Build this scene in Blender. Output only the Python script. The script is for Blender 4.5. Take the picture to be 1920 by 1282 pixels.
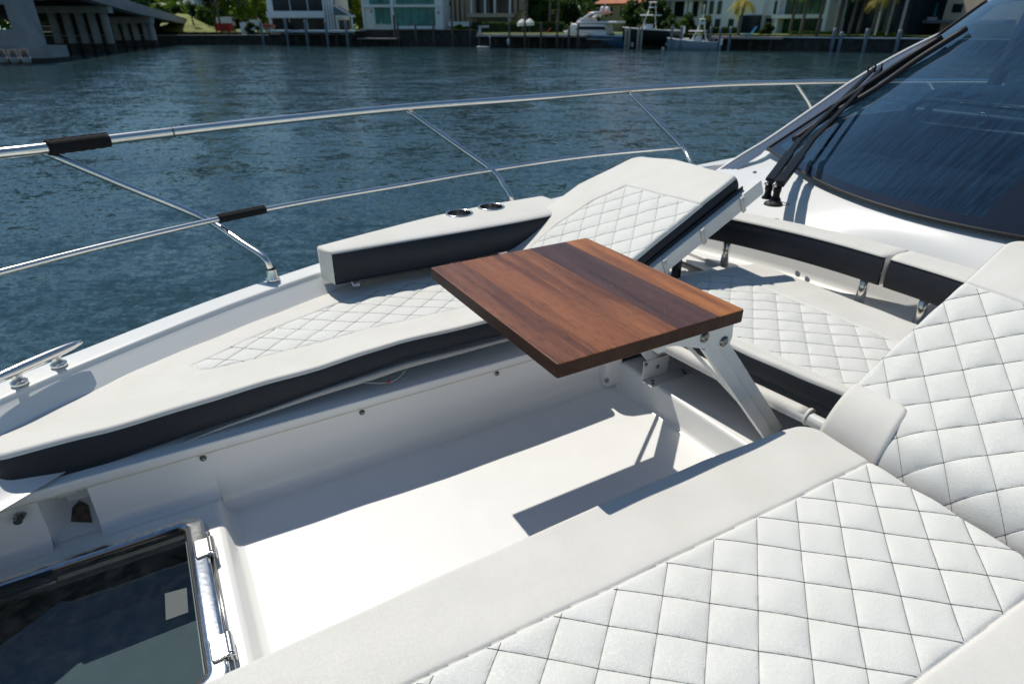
import bpy, bmesh, math, random
import numpy as np
from mathutils import Vector, Matrix
random.seed(7); rng = np.random.default_rng(7)
S = bpy.context.scene
for o in list(bpy.data.objects): bpy.data.objects.remove(o)
col = S.collection
R = math.radians

# ---------------------------------------------------------------- camera
CZ = 3.0                      # eye height above the water, metres
FPX, TILT = 1150.0, R(27.4)   # focal length in photo pixels (1920 wide), downward tilt
cam = bpy.data.cameras.new('camera'); camo = bpy.data.objects.new('camera', cam); col.objects.link(camo)
camo.location = (0, 0, CZ); camo.rotation_euler = (R(90)-TILT, 0, 0)
cam.sensor_width = 36; cam.lens = 36*FPX/1920
cam.clip_start = 0.05; cam.clip_end = 5000
cam.dof.use_dof = True; cam.dof.focus_distance = 1.75; cam.dof.aperture_fstop = 3.9
S.camera = camo
# ---------------------------------------------------------------- light
SUN = Vector((-0.385, 0.53, 1.0)).normalized()
el = math.asin(SUN.z); az = math.atan2(SUN.x, SUN.y)
w = bpy.data.worlds.new('World'); S.world = w; w.use_nodes = True
nt = w.node_tree; bg = nt.nodes['Background']
sky = nt.nodes.new('ShaderNodeTexSky'); sky.sky_type = 'NISHITA'; sky.sun_disc = False
sky.sun_elevation = el; sky.sun_rotation = az % (2*math.pi); sky.air_density = 1.0; sky.dust_density = 0.05; sky.ozone_density = 1.2; sky.altitude = 1300
wb = nt.nodes.new('ShaderNodeMix'); wb.data_type = 'RGBA'; wb.blend_type = 'MULTIPLY'; wb.inputs['Factor'].default_value = 1; wb.inputs[7].default_value = (.94, 1.08, 1.07, 1)
nt.links.new(sky.outputs[0], wb.inputs[6]); nt.links.new(wb.outputs[2], bg.inputs[0]); bg.inputs[1].default_value = 0.094
sl = bpy.data.lights.new('sun', 'SUN'); sl.energy = 4.45; sl.angle = R(0.53); sl.color = (1.0, 0.945, 0.845)
so = bpy.data.objects.new('sun', sl); col.objects.link(so); so.rotation_euler = SUN.to_track_quat('Z', 'Y').to_euler()
so.location = (-8, 10, 20)
S.view_settings.view_transform = 'Standard'; S.view_settings.look = 'None'
S.view_settings.exposure = -0.24; S.view_settings.gamma = 1; S.view_settings.use_curve_mapping = False
S.render.engine = 'CYCLES'; S.cycles.max_bounces = 8; S.cycles.transparent_max_bounces = 16

# ---------------------------------------------------------------- surveying helpers
# Photo pixels are turned into real points by meeting a known height / plane.
ct, st = math.cos(TILT), math.sin(TILT)
def ray(x, y):
    a = (x-960)/FPX; b = (641-y)/FPX
    return np.array([a, ct+b*st, -st+b*ct])
BR = R(30)   # the boat's stern points 30 degrees left of world +X ... boat frame: u aft, v port, z up
E1 = np.array([math.cos(BR), math.sin(BR)]); E2 = np.array([-math.sin(BR), math.cos(BR)])
def _b(d, t): return (float(d[:2]@E1*t), float(d[:2]@E2*t), float(CZ+d[2]*t))
def PZ(x, y, z): d = ray(x, y); return _b(d, (CZ-z)/-d[2])
def PV(x, y, v): d = ray(x, y); return _b(d, v/(d[:2]@E2))
def PU(x, y, u): d = ray(x, y); return _b(d, u/(d[:2]@E1))
def GW(x, y, z=0): d = ray(x, y); t = (CZ-z)/-d[2]; return float(d[0]*t), float(d[1]*t)
ROT = Matrix.Rotation(BR, 4, 'Z')

# ---------------------------------------------------------------- materials
def lin(c):
    return tuple(((v/12.92) if v <= .04045 else ((v+.055)/1.055)**2.4) for v in c)
MATS = {}
def mat(name, rgb, rough=.5, metal=0, bump=None, var=None, spec=.5, coat=0, coords='Object', **kw):
    """rgb linear. bump=(scale, strength, dist); var=(scale, amount)"""
    m = bpy.data.materials.new(name); m.use_nodes = True; n = m.node_tree.nodes; l = m.node_tree.links
    p = n['Principled BSDF']; p.inputs['Base Color'].default_value = (*rgb, 1)
    p.inputs['Roughness'].default_value = rough; p.inputs['Metallic'].default_value = metal
    p.inputs['Specular IOR Level'].default_value = spec
    if coat: p.inputs['Coat Weight'].default_value = coat; p.inputs['Coat Roughness'].default_value = .05
    tc = n.new('ShaderNodeTexCoord')
    if var:
        t = n.new('ShaderNodeTexNoise'); t.inputs['Scale'].default_value = var[0]; t.inputs['Detail'].default_value = 5
        l.new(tc.outputs[coords], t.inputs['Vector'])
        r = n.new('ShaderNodeValToRGB'); a = var[1]
        r.color_ramp.elements[0].position = .3; r.color_ramp.elements[1].position = .7
        r.color_ramp.elements[0].color = (*[c*(1-a) for c in rgb], 1); r.color_ramp.elements[1].color = (*[min(1, c*(1+a)) for c in rgb], 1)
        l.new(t.outputs['Fac'], r.inputs['Fac']); l.new(r.outputs['Color'], p.inputs['Base Color'])
    if bump:
        t = n.new('ShaderNodeTexNoise'); t.inputs['Scale'].default_value = bump[0]; t.inputs['Detail'].default_value = 3
        l.new(tc.outputs[coords], t.inputs['Vector'])
        b = n.new('ShaderNodeBump'); b.inputs['Strength'].default_value = bump[1]; b.inputs['Distance'].default_value = bump[2]
        l.new(t.outputs['Fac'], b.inputs['Height']); l.new(b.outputs['Normal'], p.inputs['Normal'])
    MATS[name] = m; return m

def leather(name, rgb, rough=.5, grain=330, strength=.35, dirt=.05, spec=.4):
    m = bpy.data.materials.new(name); m.use_nodes = True; n = m.node_tree.nodes; l = m.node_tree.links
    p = n['Principled BSDF']; p.inputs['Roughness'].default_value = rough; p.inputs['Specular IOR Level'].default_value = spec
    tc = n.new('ShaderNodeTexCoord')
    dn = n.new('ShaderNodeTexNoise'); dn.inputs['Scale'].default_value = 90; dn.inputs['Detail'].default_value = 2
    l.new(tc.outputs['Object'], dn.inputs['Vector'])
    mx = n.new('ShaderNodeMix'); mx.data_type = 'RGBA'; mx.blend_type = 'LINEAR_LIGHT'; mx.inputs['Factor'].default_value = .006
    l.new(tc.outputs['Object'], mx.inputs[6]); l.new(dn.outputs['Color'], mx.inputs[7])
    v = n.new('ShaderNodeTexVoronoi'); v.feature = 'DISTANCE_TO_EDGE'; v.inputs['Scale'].default_value = grain
    l.new(mx.outputs[2], v.inputs['Vector'])
    mr = n.new('ShaderNodeMapRange'); mr.inputs['From Max'].default_value = .35; mr.interpolation_type = 'SMOOTHSTEP'
    l.new(v.outputs['Distance'], mr.inputs['Value'])
    b = n.new('ShaderNodeBump'); b.inputs['Strength'].default_value = strength; b.inputs['Distance'].default_value = .0012
    l.new(mr.outputs[0], b.inputs['Height'])
    w2 = n.new('ShaderNodeTexNoise'); w2.inputs['Scale'].default_value = 14; w2.inputs['Detail'].default_value = 4
    l.new(tc.outputs['Object'], w2.inputs['Vector'])
    b2 = n.new('ShaderNodeBump'); b2.inputs['Strength'].default_value = .25; b2.inputs['Distance'].default_value = .006
    l.new(w2.outputs['Fac'], b2.inputs['Height']); l.new(b.outputs['Normal'], b2.inputs['Normal']); l.new(b2.outputs['Normal'], p.inputs['Normal'])
    w1 = n.new('ShaderNodeTexNoise'); w1.inputs['Scale'].default_value = 5; w1.inputs['Detail'].default_value = 8; w1.inputs['Roughness'].default_value = .65
    l.new(tc.outputs['Object'], w1.inputs['Vector'])
    r = n.new('ShaderNodeValToRGB'); r.color_ramp.elements[0].position = .35; r.color_ramp.elements[1].position = .62
    r.color_ramp.elements[0].color = (*[c*(1-dirt) for c in rgb[:2]], rgb[2]*(1-dirt*1.5), 1); r.color_ramp.elements[1].color = (*rgb, 1)
    l.new(w1.outputs['Fac'], r.inputs['Fac']); l.new(r.outputs['Color'], p.inputs['Base Color'])
    MATS[name] = m; return m

leather('vinyl_white', (.79, .792, .76), .48, 330, .5, .03)
leather('vinyl_cream', (.74, .722, .685), .55, 330, .32, .05)
leather('vinyl_far_cream', (.72, .707, .67), .6, 360, .2, .06)
leather('vinyl_dark', (.017, .021, .031), .5, 420, .35, .1, .35)
mat('gelcoat', (.81, .81, .79), .30, var=(3, .02), bump=(6, .05, .004), coat=.12)
mat('gelcoat_floor', (.83, .835, .82), .45, var=(9, .02), bump=(900, .12, .0006))
mat('gelcoat_grey', (.62, .64, .65), .3, var=(4, .03))
mat('painted_aluminium', (.70, .71, .70), .35, var=(20, .04), bump=(60, .03, .001))
mat('thread', (.085, .09, .10), .8); mat('thread_grey', (.36, .36, .35), .8)
mat('chrome', (.82, .80, .765), .22, 1.0, bump=(25, .04, .002), var=(12, .05))
mat('steel_dark', (.25, .24, .22), .25, 1.0, var=(200, .3))
mat('hatch_metal', (.62, .64, .66), .16, 1.0, bump=(90, .25, .0012), var=(60, .18))
mat('cup_steel', (.30, .26, .22), .18, 1.0); mat('rubber', (.012, .012, .014), .6); mat('black_plastic', (.006, .007, .008), .45, spec=.25, bump=(300, .1, .0005))
mat('black_fabric', (.008, .008, .009), .95, bump=(500, .5, .002))
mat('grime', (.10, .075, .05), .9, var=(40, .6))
mat('label_grey', (.075, .09, .095), .7)
mat('zip_tape', (.50, .49, .46), .8, bump=(400, .4, .001)); mat('red_tag', (.5, .02, .02), .7)
mat('caulk', (.60, .57, .47), .7, var=(30, .1))
mat('frit', (.012, .016, .026), .12, coat=.5)
mat('cabin_dark', (.016, .026, .042), .5, var=(3, .2)); mat('cabin_leather', (.03, .05, .08), .45)
mat('pillar_paint', (.07, .09, .13), .25, coat=.6)

def wood(name, ca, cb, dark=.5, seed=0.):
    m = bpy.data.materials.new(name); m.use_nodes = True; n = m.node_tree.nodes; l = m.node_tree.links
    p = n['Principled BSDF']; p.inputs['Roughness'].default_value = .36; p.inputs['Specular IOR Level'].default_value = .5
    tc = n.new('ShaderNodeTexCoord'); mp = n.new('ShaderNodeMapping'); mp.inputs['Location'].default_value = (seed, seed*1.7, seed*.3)
    mp.inputs['Scale'].default_value = (26, 1.6, 26); l.new(tc.outputs['Object'], mp.inputs['Vector'])
    a = n.new('ShaderNodeTexNoise'); a.inputs['Scale'].default_value = 1; a.inputs['Detail'].default_value = 7; a.inputs['Roughness'].default_value = .6; a.inputs['Distortion'].default_value = .6
    l.new(mp.outputs[0], a.inputs['Vector'])
    r = n.new('ShaderNodeValToRGB'); r.color_ramp.elements[0].position = .28; r.color_ramp.elements[1].position = .72
    r.color_ramp.elements[0].color = (*ca, 1); r.color_ramp.elements[1].color = (*cb, 1); l.new(a.outputs['Fac'], r.inputs['Fac'])
    # pores
    mp2 = n.new('ShaderNodeMapping'); mp2.inputs['Scale'].default_value = (420, 22, 420); l.new(tc.outputs['Object'], mp2.inputs['Vector'])
    a2 = n.new('ShaderNodeTexNoise'); a2.inputs['Scale'].default_value = 1; a2.inputs['Detail'].default_value = 2; l.new(mp2.outputs[0], a2.inputs['Vector'])
    r2 = n.new('ShaderNodeValToRGB'); r2.color_ramp.elements[0].position = .36; r2.color_ramp.elements[1].position = .46
    r2.color_ramp.elements[0].color = (dark, dark, dark, 1); r2.color_ramp.elements[1].color = (1, 1, 1, 1); l.new(a2.outputs['Fac'], r2.inputs['Fac'])
    mu = n.new('ShaderNodeMix'); mu.data_type = 'RGBA'; mu.blend_type = 'MULTIPLY'; mu.inputs['Factor'].default_value = 1
    l.new(r.outputs[0], mu.inputs[6]); l.new(r2.outputs[0], mu.inputs[7])
    # broad figure
    mp3 = n.new('ShaderNodeMapping'); mp3.inputs['Scale'].default_value = (9, 1.1, 3); mp3.inputs['Location'].default_value = (seed, 0, 0); l.new(tc.outputs['Object'], mp3.inputs['Vector'])
    a3 = n.new('ShaderNodeTexNoise'); a3.inputs['Scale'].default_value = 1; a3.inputs['Detail'].default_value = 3; a3.inputs['Distortion'].default_value = 1.2; l.new(mp3.outputs[0], a3.inputs['Vector'])
    r3 = n.new('ShaderNodeValToRGB'); r3.color_ramp.elements[0].position = .36; r3.color_ramp.elements[1].position = .55
    r3.color_ramp.elements[0].color = (.55, .5, .48, 1); r3.color_ramp.elements[1].color = (1, 1, 1, 1); l.new(a3.outputs['Fac'], r3.inputs['Fac'])
    mu2 = n.new('ShaderNodeMix'); mu2.data_type = 'RGBA'; mu2.blend_type = 'MULTIPLY'; mu2.inputs['Factor'].default_value = .9
    l.new(mu.outputs[2], mu2.inputs[6]); l.new(r3.outputs[0], mu2.inputs[7])
    # light dust specks
    v = n.new('ShaderNodeTexVoronoi'); v.inputs['Scale'].default_value = 130; l.new(tc.outputs['Object'], v.inputs['Vector'])
    d1 = n.new('ShaderNodeMath'); d1.operation = 'LESS_THAN'; d1.inputs[1].default_value = .16; l.new(v.outputs['Distance'], d1.inputs[0])
    d3 = n.new('ShaderNodeTexNoise'); d3.inputs['Scale'].default_value = 9; d3.inputs['Detail'].default_value = 4; l.new(tc.outputs['Object'], d3.inputs['Vector'])
    d4 = n.new('ShaderNodeMath'); d4.operation = 'GREATER_THAN'; d4.inputs[1].default_value = .5; l.new(d3.outputs['Fac'], d4.inputs[0])
    d5 = n.new('ShaderNodeMath'); d5.operation = 'MULTIPLY'; l.new(d1.outputs[0], d5.inputs[0]); l.new(d4.outputs[0], d5.inputs[1])
    d6 = n.new('ShaderNodeMath'); d6.operation = 'MULTIPLY'; d6.inputs[1].default_value = .4; l.new(d5.outputs[0], d6.inputs[0])
    mu3 = n.new('ShaderNodeMix'); mu3.data_type = 'RGBA'; mu3.inputs[7].default_value = (.55, .36, .2, 1)
    l.new(d6.outputs[0], mu3.inputs['Factor']); l.new(mu2.outputs[2], mu3.inputs[6])
    l.new(mu3.outputs[2], p.inputs['Base Color'])
    b = n.new('ShaderNodeBump'); b.inputs['Strength'].default_value = .25; b.inputs['Distance'].default_value = .0006
    l.new(a2.outputs['Fac'], b.inputs['Height']); l.new(b.outputs['Normal'], p.inputs['Normal'])
    MATS[name] = m; return m

# ---------------------------------------------------------------- object helpers
def tag(o, label=None, cat=None, group=None, kind=None):
    if label: o['label'] = label
    if cat: o['category'] = cat
    if group: o['group'] = group
    if kind: o['kind'] = kind
    return o
def link(name, me, parent=None):
    o = bpy.data.objects.new(name, me); col.objects.link(o)
    if parent: o.parent = parent
    return o
def mesh_from(verts, faces, m=None, smooth=False):
    me = bpy.data.meshes.new('mesh'); me.from_pydata([tuple(v) for v in verts], [], [tuple(f) for f in faces]); me.update()
    if m: me.materials.append(MATS[m])
    if smooth: me.polygons.foreach_set('use_smooth', [True]*len(me.polygons))
    return me
class B:
    """collects geometry (boat or local frame), builds one mesh"""
    def __init__(s): s.v = []; s.f = []; s.sm = []
    def add(s, vs, fs, sm=False):
        k = len(s.v); s.v += [tuple(float(c) for c in p) for p in vs]; s.f += [tuple(i+k for i in f) for f in fs]; s.sm += [sm]*len(fs); return s
    def box(s, x0, x1, y0, y1, z0, z1):
        return s.add([(x, y, z) for z in (z0, z1) for x, y in ((x0, y0), (x1, y0), (x1, y1), (x0, y1))],
                     [(3, 2, 1, 0), (4, 5, 6, 7), (0, 1, 5, 4), (1, 2, 6, 5), (2, 3, 7, 6), (3, 0, 4, 7)])
    def bar(s, a, b, w, h, up=(0, 0, 1)):
        a = Vector(a); b = Vector(b); d = (b-a).normalized(); up = Vector(up); sd = d.cross(up).normalized(); u = sd.cross(d)
        vs = [p+sd*(i*w/2)+u*(j*h/2) for p in (a, b) for i, j in ((-1, -1), (1, -1), (1, 1), (-1, 1))]
        return s.add(vs, [(3, 2, 1, 0), (4, 5, 6, 7), (0, 1, 5, 4), (1, 2, 6, 5), (2, 3, 7, 6), (3, 0, 4, 7)])
    def tube(s, pts, r, n=16, cap=True, smooth=True):
        P = [Vector(p) for p in pts]; m = len(P); rs = r if hasattr(r, '__len__') else [r]*m
        vs = []; prev = None
        for i, p in enumerate(P):
            t = (P[min(i+1, m-1)]-P[max(i-1, 0)]).normalized()
            if prev is None:
                a = t.orthogonal().normalized()
            else: a = (prev-t*prev.dot(t)).normalized()
            prev = a; b = t.cross(a)
            vs += [p+(a*math.cos(2*math.pi*k/n)+b*math.sin(2*math.pi*k/n))*rs[i] for k in range(n)]
        fs = [(i*n+k, i*n+(k+1) % n, (i+1)*n+(k+1) % n, (i+1)*n+k) for i in range(m-1) for k in range(n)]
        s.add(vs, fs, smooth)
        if cap:
            s.add(vs[:n], [tuple(reversed(range(n)))]); s.add(vs[-n:], [tuple(range(n))])
        return s
    def lathe(s, c, prof, n=24, axis=(0, 0, 1), smooth=True):
        A = Vector(axis).normalized(); a = A.orthogonal().normalized(); b = A.cross(a); c = Vector(c)
        vs = [c+A*z+(a*math.cos(2*math.pi*k/n)+b*math.sin(2*math.pi*k/n))*r for r, z in prof for k in range(n)]
        fs = [(i*n+k, i*n+(k+1) % n, (i+1)*n+(k+1) % n, (i+1)*n+k) for i in range(len(prof)-1) for k in range(n)]
        return s.add(vs, fs, smooth)
    def prism(s, poly, off):
        n = len(poly); o = Vector(off); vs = [Vector(p) for p in poly]; vs += [p+o for p in vs]
        return s.add(vs, [tuple(reversed(range(n))), tuple(range(n, 2*n))]+[(i, (i+1) % n, n+(i+1) % n, n+i) for i in range(n)])
    def grid(s, rows, smooth=True, flip=False):
        m, n = len(rows), len(rows[0]); vs = [p for r in rows for p in r]
        fs = [(i*n+j, i*n+j+1, (i+1)*n+j+1, (i+1)*n+j) for i in range(m-1) for j in range(n-1)]
        if flip: fs = [tuple(reversed(f)) for f in fs]
        return s.add(vs, fs, smooth)
    def build(s, name, m, parent=None, origin=(0, 0, 0), bevel=0, world=False, solid=0, autos=False, segs=2, fixn=True):
        o3 = Vector(origin)
        me = bpy.data.meshes.new(name); me.from_pydata([tuple(Vector(p)-o3) for p in s.v], [], s.f); me.materials.append(MATS[m])
        me.polygons.foreach_set('use_smooth', s.sm); me.update()
        bm = bmesh.new(); bm.from_mesh(me); bmesh.ops.remove_doubles(bm, verts=bm.verts, dist=1e-5)
        if fixn: bmesh.ops.recalc_face_normals(bm, faces=bm.faces)
        bm.to_mesh(me); bm.free()
        o = link(name, me, parent)
        if parent is None:
            if world: o.location = origin
            else: o.matrix_world = ROT @ Matrix.Translation(o3)
        if solid: md = o.modifiers.new('solid', 'SOLIDIFY'); md.thickness = solid; md.offset = -1
        if bevel:
            md = o.modifiers.new('bevel', 'BEVEL'); md.width = bevel; md.segments = segs; md.limit_method = 'ANGLE'; md.angle_limit = R(35)
            for q in me.polygons: q.use_smooth = True
            md.harden_normals = True
        return o
def root(name, origin, label, cat, group=None, world=False, rz=0):
    o = bpy.data.objects.new(name, None); col.objects.link(o); o.empty_display_size = .1
    if world: o.location = origin; o.rotation_euler.z = rz
    else: o.matrix_world = ROT @ Matrix.Translation(Vector(origin))
    return tag(o, label, cat, group)
def smoothpath(pts, n=8):
    """Catmull-Rom through points"""
    P = [np.array(p, float) for p in pts]; P = [2*P[0]-P[1]]+P+[2*P[-1]-P[-2]]; out = []
    for i in range(1, len(P)-2):
        for k in range(n):
            t = k/n; a, b, c, d = P[i-1:i+3]
            out.append(.5*((2*b)+(-a+c)*t+(2*a-5*b+4*c-d)*t*t+(-a+3*b-3*c+d)*t**3))
    out.append(P[-2]); return [tuple(p) for p in out]

# ================================================================ SETTING: water, sky-side ground
def build_water():
    m = bpy.data.materials.new('water'); m.use_nodes = True; n = m.node_tree.nodes; l = m.node_tree.links
    p = n['Principled BSDF']; p.inputs['Base Color'].default_value = (.008, .026, .034, 1); p.inputs['Roughness'].default_value = .10; p.inputs['IOR'].default_value = 1.333
    g = n.new('ShaderNodeNewGeometry')
    def noise(sc, stretch, det, dist=0.):
        mp = n.new('ShaderNodeMapping'); mp.inputs['Scale'].default_value = (sc*stretch, sc, sc); mp.inputs['Rotation'].default_value = (0, 0, R(12))
        l.new(g.outputs['Position'], mp.inputs['Vector']); t = n.new('ShaderNodeTexNoise'); t.inputs['Scale'].default_value = 1
        t.inputs['Detail'].default_value = det; t.inputs['Roughness'].default_value = .55; t.inputs['Distortion'].default_value = dist
        l.new(mp.outputs[0], t.inputs['Vector']); return t
    def vm(op, x, y=None, k=None):
        q = n.new('ShaderNodeVectorMath'); q.operation = op; l.new(x, q.inputs[0])
        if y is not None: (l.new(y, q.inputs[1]) if hasattr(y, 'links') else setattr(q.inputs[1], 'default_value', y))
        return q.outputs[0]
    tot = None
    for sc, stq, det, dist, amp in ((.6, .55, 2, .4, .28), (2.6, .6, 3, .6, .46), (9, .65, 3, .5, .60), (26, .7, 2, .3, .50)):
        t = noise(sc, stq, det, dist); v_ = vm('SUBTRACT', t.outputs['Color'], (.5, .5, .5)); v_ = vm('MULTIPLY', v_, (amp*.75, amp*1.1, 0))
        tot = v_ if tot is None else vm('ADD', tot, v_)
    patch = noise(.09, .6, 3, .5); pr = n.new('ShaderNodeMapRange'); pr.inputs['From Min'].default_value = .35; pr.inputs['From Max'].default_value = .65; pr.inputs['To Min'].default_value = .55; pr.inputs['To Max'].default_value = 1.15
    l.new(patch.outputs['Fac'], pr.inputs['Value']); sc_ = n.new('ShaderNodeVectorMath'); sc_.operation = 'SCALE'; l.new(tot, sc_.inputs[0]); l.new(pr.outputs[0], sc_.inputs['Scale'])
    nv = vm('NORMALIZE', vm('ADD', sc_.outputs[0], (0, 0, 1))); l.new(nv, p.inputs['Normal'])
    big = noise(.05, .5, 2); r = n.new('ShaderNodeValToRGB')
    r.color_ramp.elements[0].color = (.013, .034, .039, 1); r.color_ramp.elements[1].color = (.025, .060, .075, 1)
    l.new(big.outputs['Fac'], r.inputs['Fac']); l.new(r.outputs[0], p.inputs['Base Color'])
    MATS['water'] = m
    o = link('water', mesh_from([(-900, -300, 0), (900, -300, 0), (900, 1500, 0), (-900, 1500, 0)], [(0, 1, 2, 3)], 'water')); tag(o, kind='structure')
build_water()

# ================================================================ THE YACHT
gun = [(-1.75, 1.41), (-1.6, 1.62), (-1.25, 1.90), (-.9, 2.10), (-.586, 2.32), (-.357, 2.46), (.099, 2.71), (.633, 2.93), (1.1, 3.08), (1.7, 3.23), (2.31, 3.36), (3.0, 3.48), (3.88, 3.62), (5, 3.72), (6.5, 3.78), (8.5, 3.78), (11, 3.7)]
gunS = smoothpath([(a, b, 0) for a, b in gun], 6)
def gz(u): return 1.96+.008*max(0, u)
gunP = [(p[0], p[1], gz(p[0])) for p in gunS]
def vg(u): return float(np.interp(u, [p[0] for p in gunP], [p[1] for p in gunP]))
mir = lambda p: (p[0], 2.82-p[1], p[2])
def inset(path, d, dz=0):
    out = []
    for i, p in enumerate(path):
        a = path[max(0, i-1)]; b = path[min(len(path)-1, i+1)]; tx, ty = b[0]-a[0], b[1]-a[1]; L = math.hypot(tx, ty)
        nx, ny = ty/L, -tx/L
        out.append((p[0]+nx*d, max(1.41, p[1]+ny*d), p[2]+dz))
    return out
yacht = root('motor_yacht', (3.5, 1.41, 0), 'white motor yacht seen from its foredeck with sunken lounge, bow rail and raked windshield', 'yacht')
YO = (3.5, 1.41, 0)
def yp(b, name, m, bevel=0, parent=None, solid=0, **k): return b.build(name, m, parent or yacht, YO, bevel=bevel, solid=solid, **k)

# hull skin (outer), both sides in one shell
b = B()
for mr in (lambda p: p, mir):
    rows = [[mr(p) for p in gunP],
            [mr((p[0]+.0, p[1]+.012, p[2]-.05)) for p in gunP],
            [mr((p[0]+.12, 1.41+(p[1]-1.41)*.93, 1.2)) for p in gunP],
            [mr((p[0]+.45, 1.41+(p[1]-1.41)*.80, .35)) for p in gunP],
            [mr((p[0]+.8, 1.41+(p[1]-1.41)*.62, -.35)) for p in gunP]]
    b.grid(rows)
yp(b, 'hull', 'gelcoat')
# gunwale cap and inner bulwark
for mr, nm in ((lambda p: p, 'p'), (mir, 's')):
    inn2 = inset(gunP, .108, -.010)
    b = B(); b.grid([[mr(p) for p in inset(gunP, -.006, -.035)], [mr(p) for p in inset(gunP, -.005, -.006)], [mr(p) for p in inset(gunP, -.003, -.001)], [mr(q) for q in inset(gunP, .004, .003)], [mr(q) for q in inset(gunP, .012, .004)], [mr(q) for q in inset(gunP, .092, .002)], [mr(q) for q in inset(gunP, .100, .001)], [mr(q) for q in inset(gunP, .105, -.003)], [mr(p) for p in inn2]])
    yp(b, 'gunwale', 'gelcoat')
    b = B(); b.grid([[mr(p) for p in inn2], [mr(q) for q in inset(gunP, .112, -.016)], [mr(q) for q in inset(gunP, .125, -.028)], [mr(q) for q in inset(gunP, .240, -.138)], [mr(q) for q in inset(gunP, .252, -.152)], [mr((q[0], q[1], 1.775)) for q in inset(gunP, .36)]])
    yp(b, 'bulwark', 'gelcoat')
# foredeck sole (whole tray bottom, safety sheet under everything)
b = B(); ins = inset(gunP, .20)
top = [(p[0], p[1], 1.40) for p in ins]; bot = [mir(p) for p in top]
b.grid([[(p[0], p[1], 1.2) for p in top], [(p[0], p[1], 1.2) for p in bot]]); yp(b, 'deck_underlay', 'gelcoat')
# port seat base: lid slab + wall with niche
bo = inset(gunP, .27)
lidp = [(p[0], p[1]) for p in bo if -.95 < p[0] < 2.55]
LE = 1.940
us = np.linspace(-.95, 2.55, 50); gx = [p[0] for p in bo]; gy = [p[1] for p in bo]
ho = [max(LE+.02, float(np.interp(u, gx, gy))) for u in us]; fo = [LE if u < 1.98 else 2.0 for u in us]
b = B(); b.grid([[(u, f+d, z) for u, f in zip(us, fo)] for d, z in ((.02, 1.727), (.003, 1.727), (0, 1.730), (0, 1.757), (.001, 1.760), (.004, 1.762))]+[[(u, h_, 1.762) for u, h_ in zip(us, ho)]])
yp(b, 'bench_lid', 'gelcoat')
# caulk line under lid
b = B(); b.box(-.95, 1.66, LE+.005, LE+.018, 1.7195, 1.7268); yp(b, 'caulk_line', 'caulk')
def fillet_wall(b, x0, x1, v, z0, z1, r=.035, sgn=1):
    prof = [(v, z1), (v, z0+r)]+[(v-sgn*r*(1-math.cos(t)), z0+r-r*math.sin(t)) for t in np.linspace(0, math.pi/2, 8)[1:]]
    b.grid([[(x0, q[0], q[1]), (x1, q[0], q[1])] for q in prof])
b = B()
def wall(u0, u1, z0): 
    prof = [(1.958, 1.72), (1.950, z0+.06)]+[(1.950-.045*(1-math.cos(t)), z0+.06-.06*math.sin(t)) for t in np.linspace(0, math.pi/2, 9)[1:]]
    b.grid([[(u0, q[0], q[1]), (u1, q[0], q[1])] for q in prof])
wall(-.05, 1.69, 1.4805); wall(-.405, -.05, 1.553); wall(-1.2, -.534, 1.553)
b.add([(-.534, 1.957, 1.72), (-.405, 1.957, 1.72), (-.41, 2.10, 1.72), (-.51, 2.10, 1.72), (-.534, 1.945, 1.553), (-.405, 1.945, 1.553), (-.425, 2.08, 1.60), (-.49, 2.08, 1.60)],
      [(0, 4, 7, 3), (1, 2, 6, 5), (3, 7, 6, 2), (4, 5, 6, 7)])
yp(b, 'bench_wall', 'gelcoat', fixn=False)
b = B(); b.box(-.51, -.45, 2.05, 2.095, 1.64, 1.725); yp(b, 'niche_block', 'gelcoat', .004)
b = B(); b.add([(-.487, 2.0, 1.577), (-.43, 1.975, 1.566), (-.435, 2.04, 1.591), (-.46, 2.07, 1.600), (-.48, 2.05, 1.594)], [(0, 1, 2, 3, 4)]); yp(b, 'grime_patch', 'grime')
# stbd bench base
b = B(); b.box(-.9, 1.66, .50, .88, 1.41, 1.79); yp(b, 'bench_base', 'gelcoat', .01)
# floor with raised hatch plinth and aft platform
b = B(); b.box(-.045, 1.69, .88, 1.958, 1.42, 1.48); yp(b, 'lounge_floor', 'gelcoat_floor')
b = B(); prof = [(-1.25, 1.552), (-.078, 1.552), (-.066, 1.549), (-.059, 1.542), (-.046, 1.492), (-.036, 1.4835), (-.02, 1.4805)]
b.grid([[(q[0], .5, q[1]), (q[0], 1.956, q[1])] for q in prof[1:]])
hx0, hx1, hy0, hy1 = -.80, -.178, 1.21, 1.785
for x0, x1, y0, y1 in ((-1.25, hx0, .5, 1.956), (hx1, -.078, .5, 1.956), (hx0, hx1, .5, hy0), (hx0, hx1, hy1, 1.956)): b.add([(x0, y0, 1.552), (x1, y0, 1.552), (x1, y1, 1.552), (x0, y1, 1.552)], [(0, 1, 2, 3)])
yp(b, 'hatch_plinth', 'gelcoat')
b = B(); prof = [(1.655, 1.4805), (1.672, 1.486), (1.682, 1.50), (1.688, 1.585), (1.694, 1.596), (1.706, 1.60), (2.62, 1.60)]
b.grid([[(q[0], .5, q[1]), (q[0], 1.905, q[1])] for q in prof]); yp(b, 'aft_platform', 'gelcoat')
# corner post where wall meets platform, back wall under cross bench
b = B(); b.box(1.60, 1.70, 1.90, 1.97, 1.48, 1.72); yp(b, 'corner_post', 'gelcoat', .02, segs=3)
b = B(); b.box(1.9, 2.64, 1.93, 1.99, 1.60, 1.79); b.box(2.58, 2.66, .3, 2.5, 1.55, 1.83); yp(b, 'locker_wall', 'gelcoat', .008)
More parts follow.
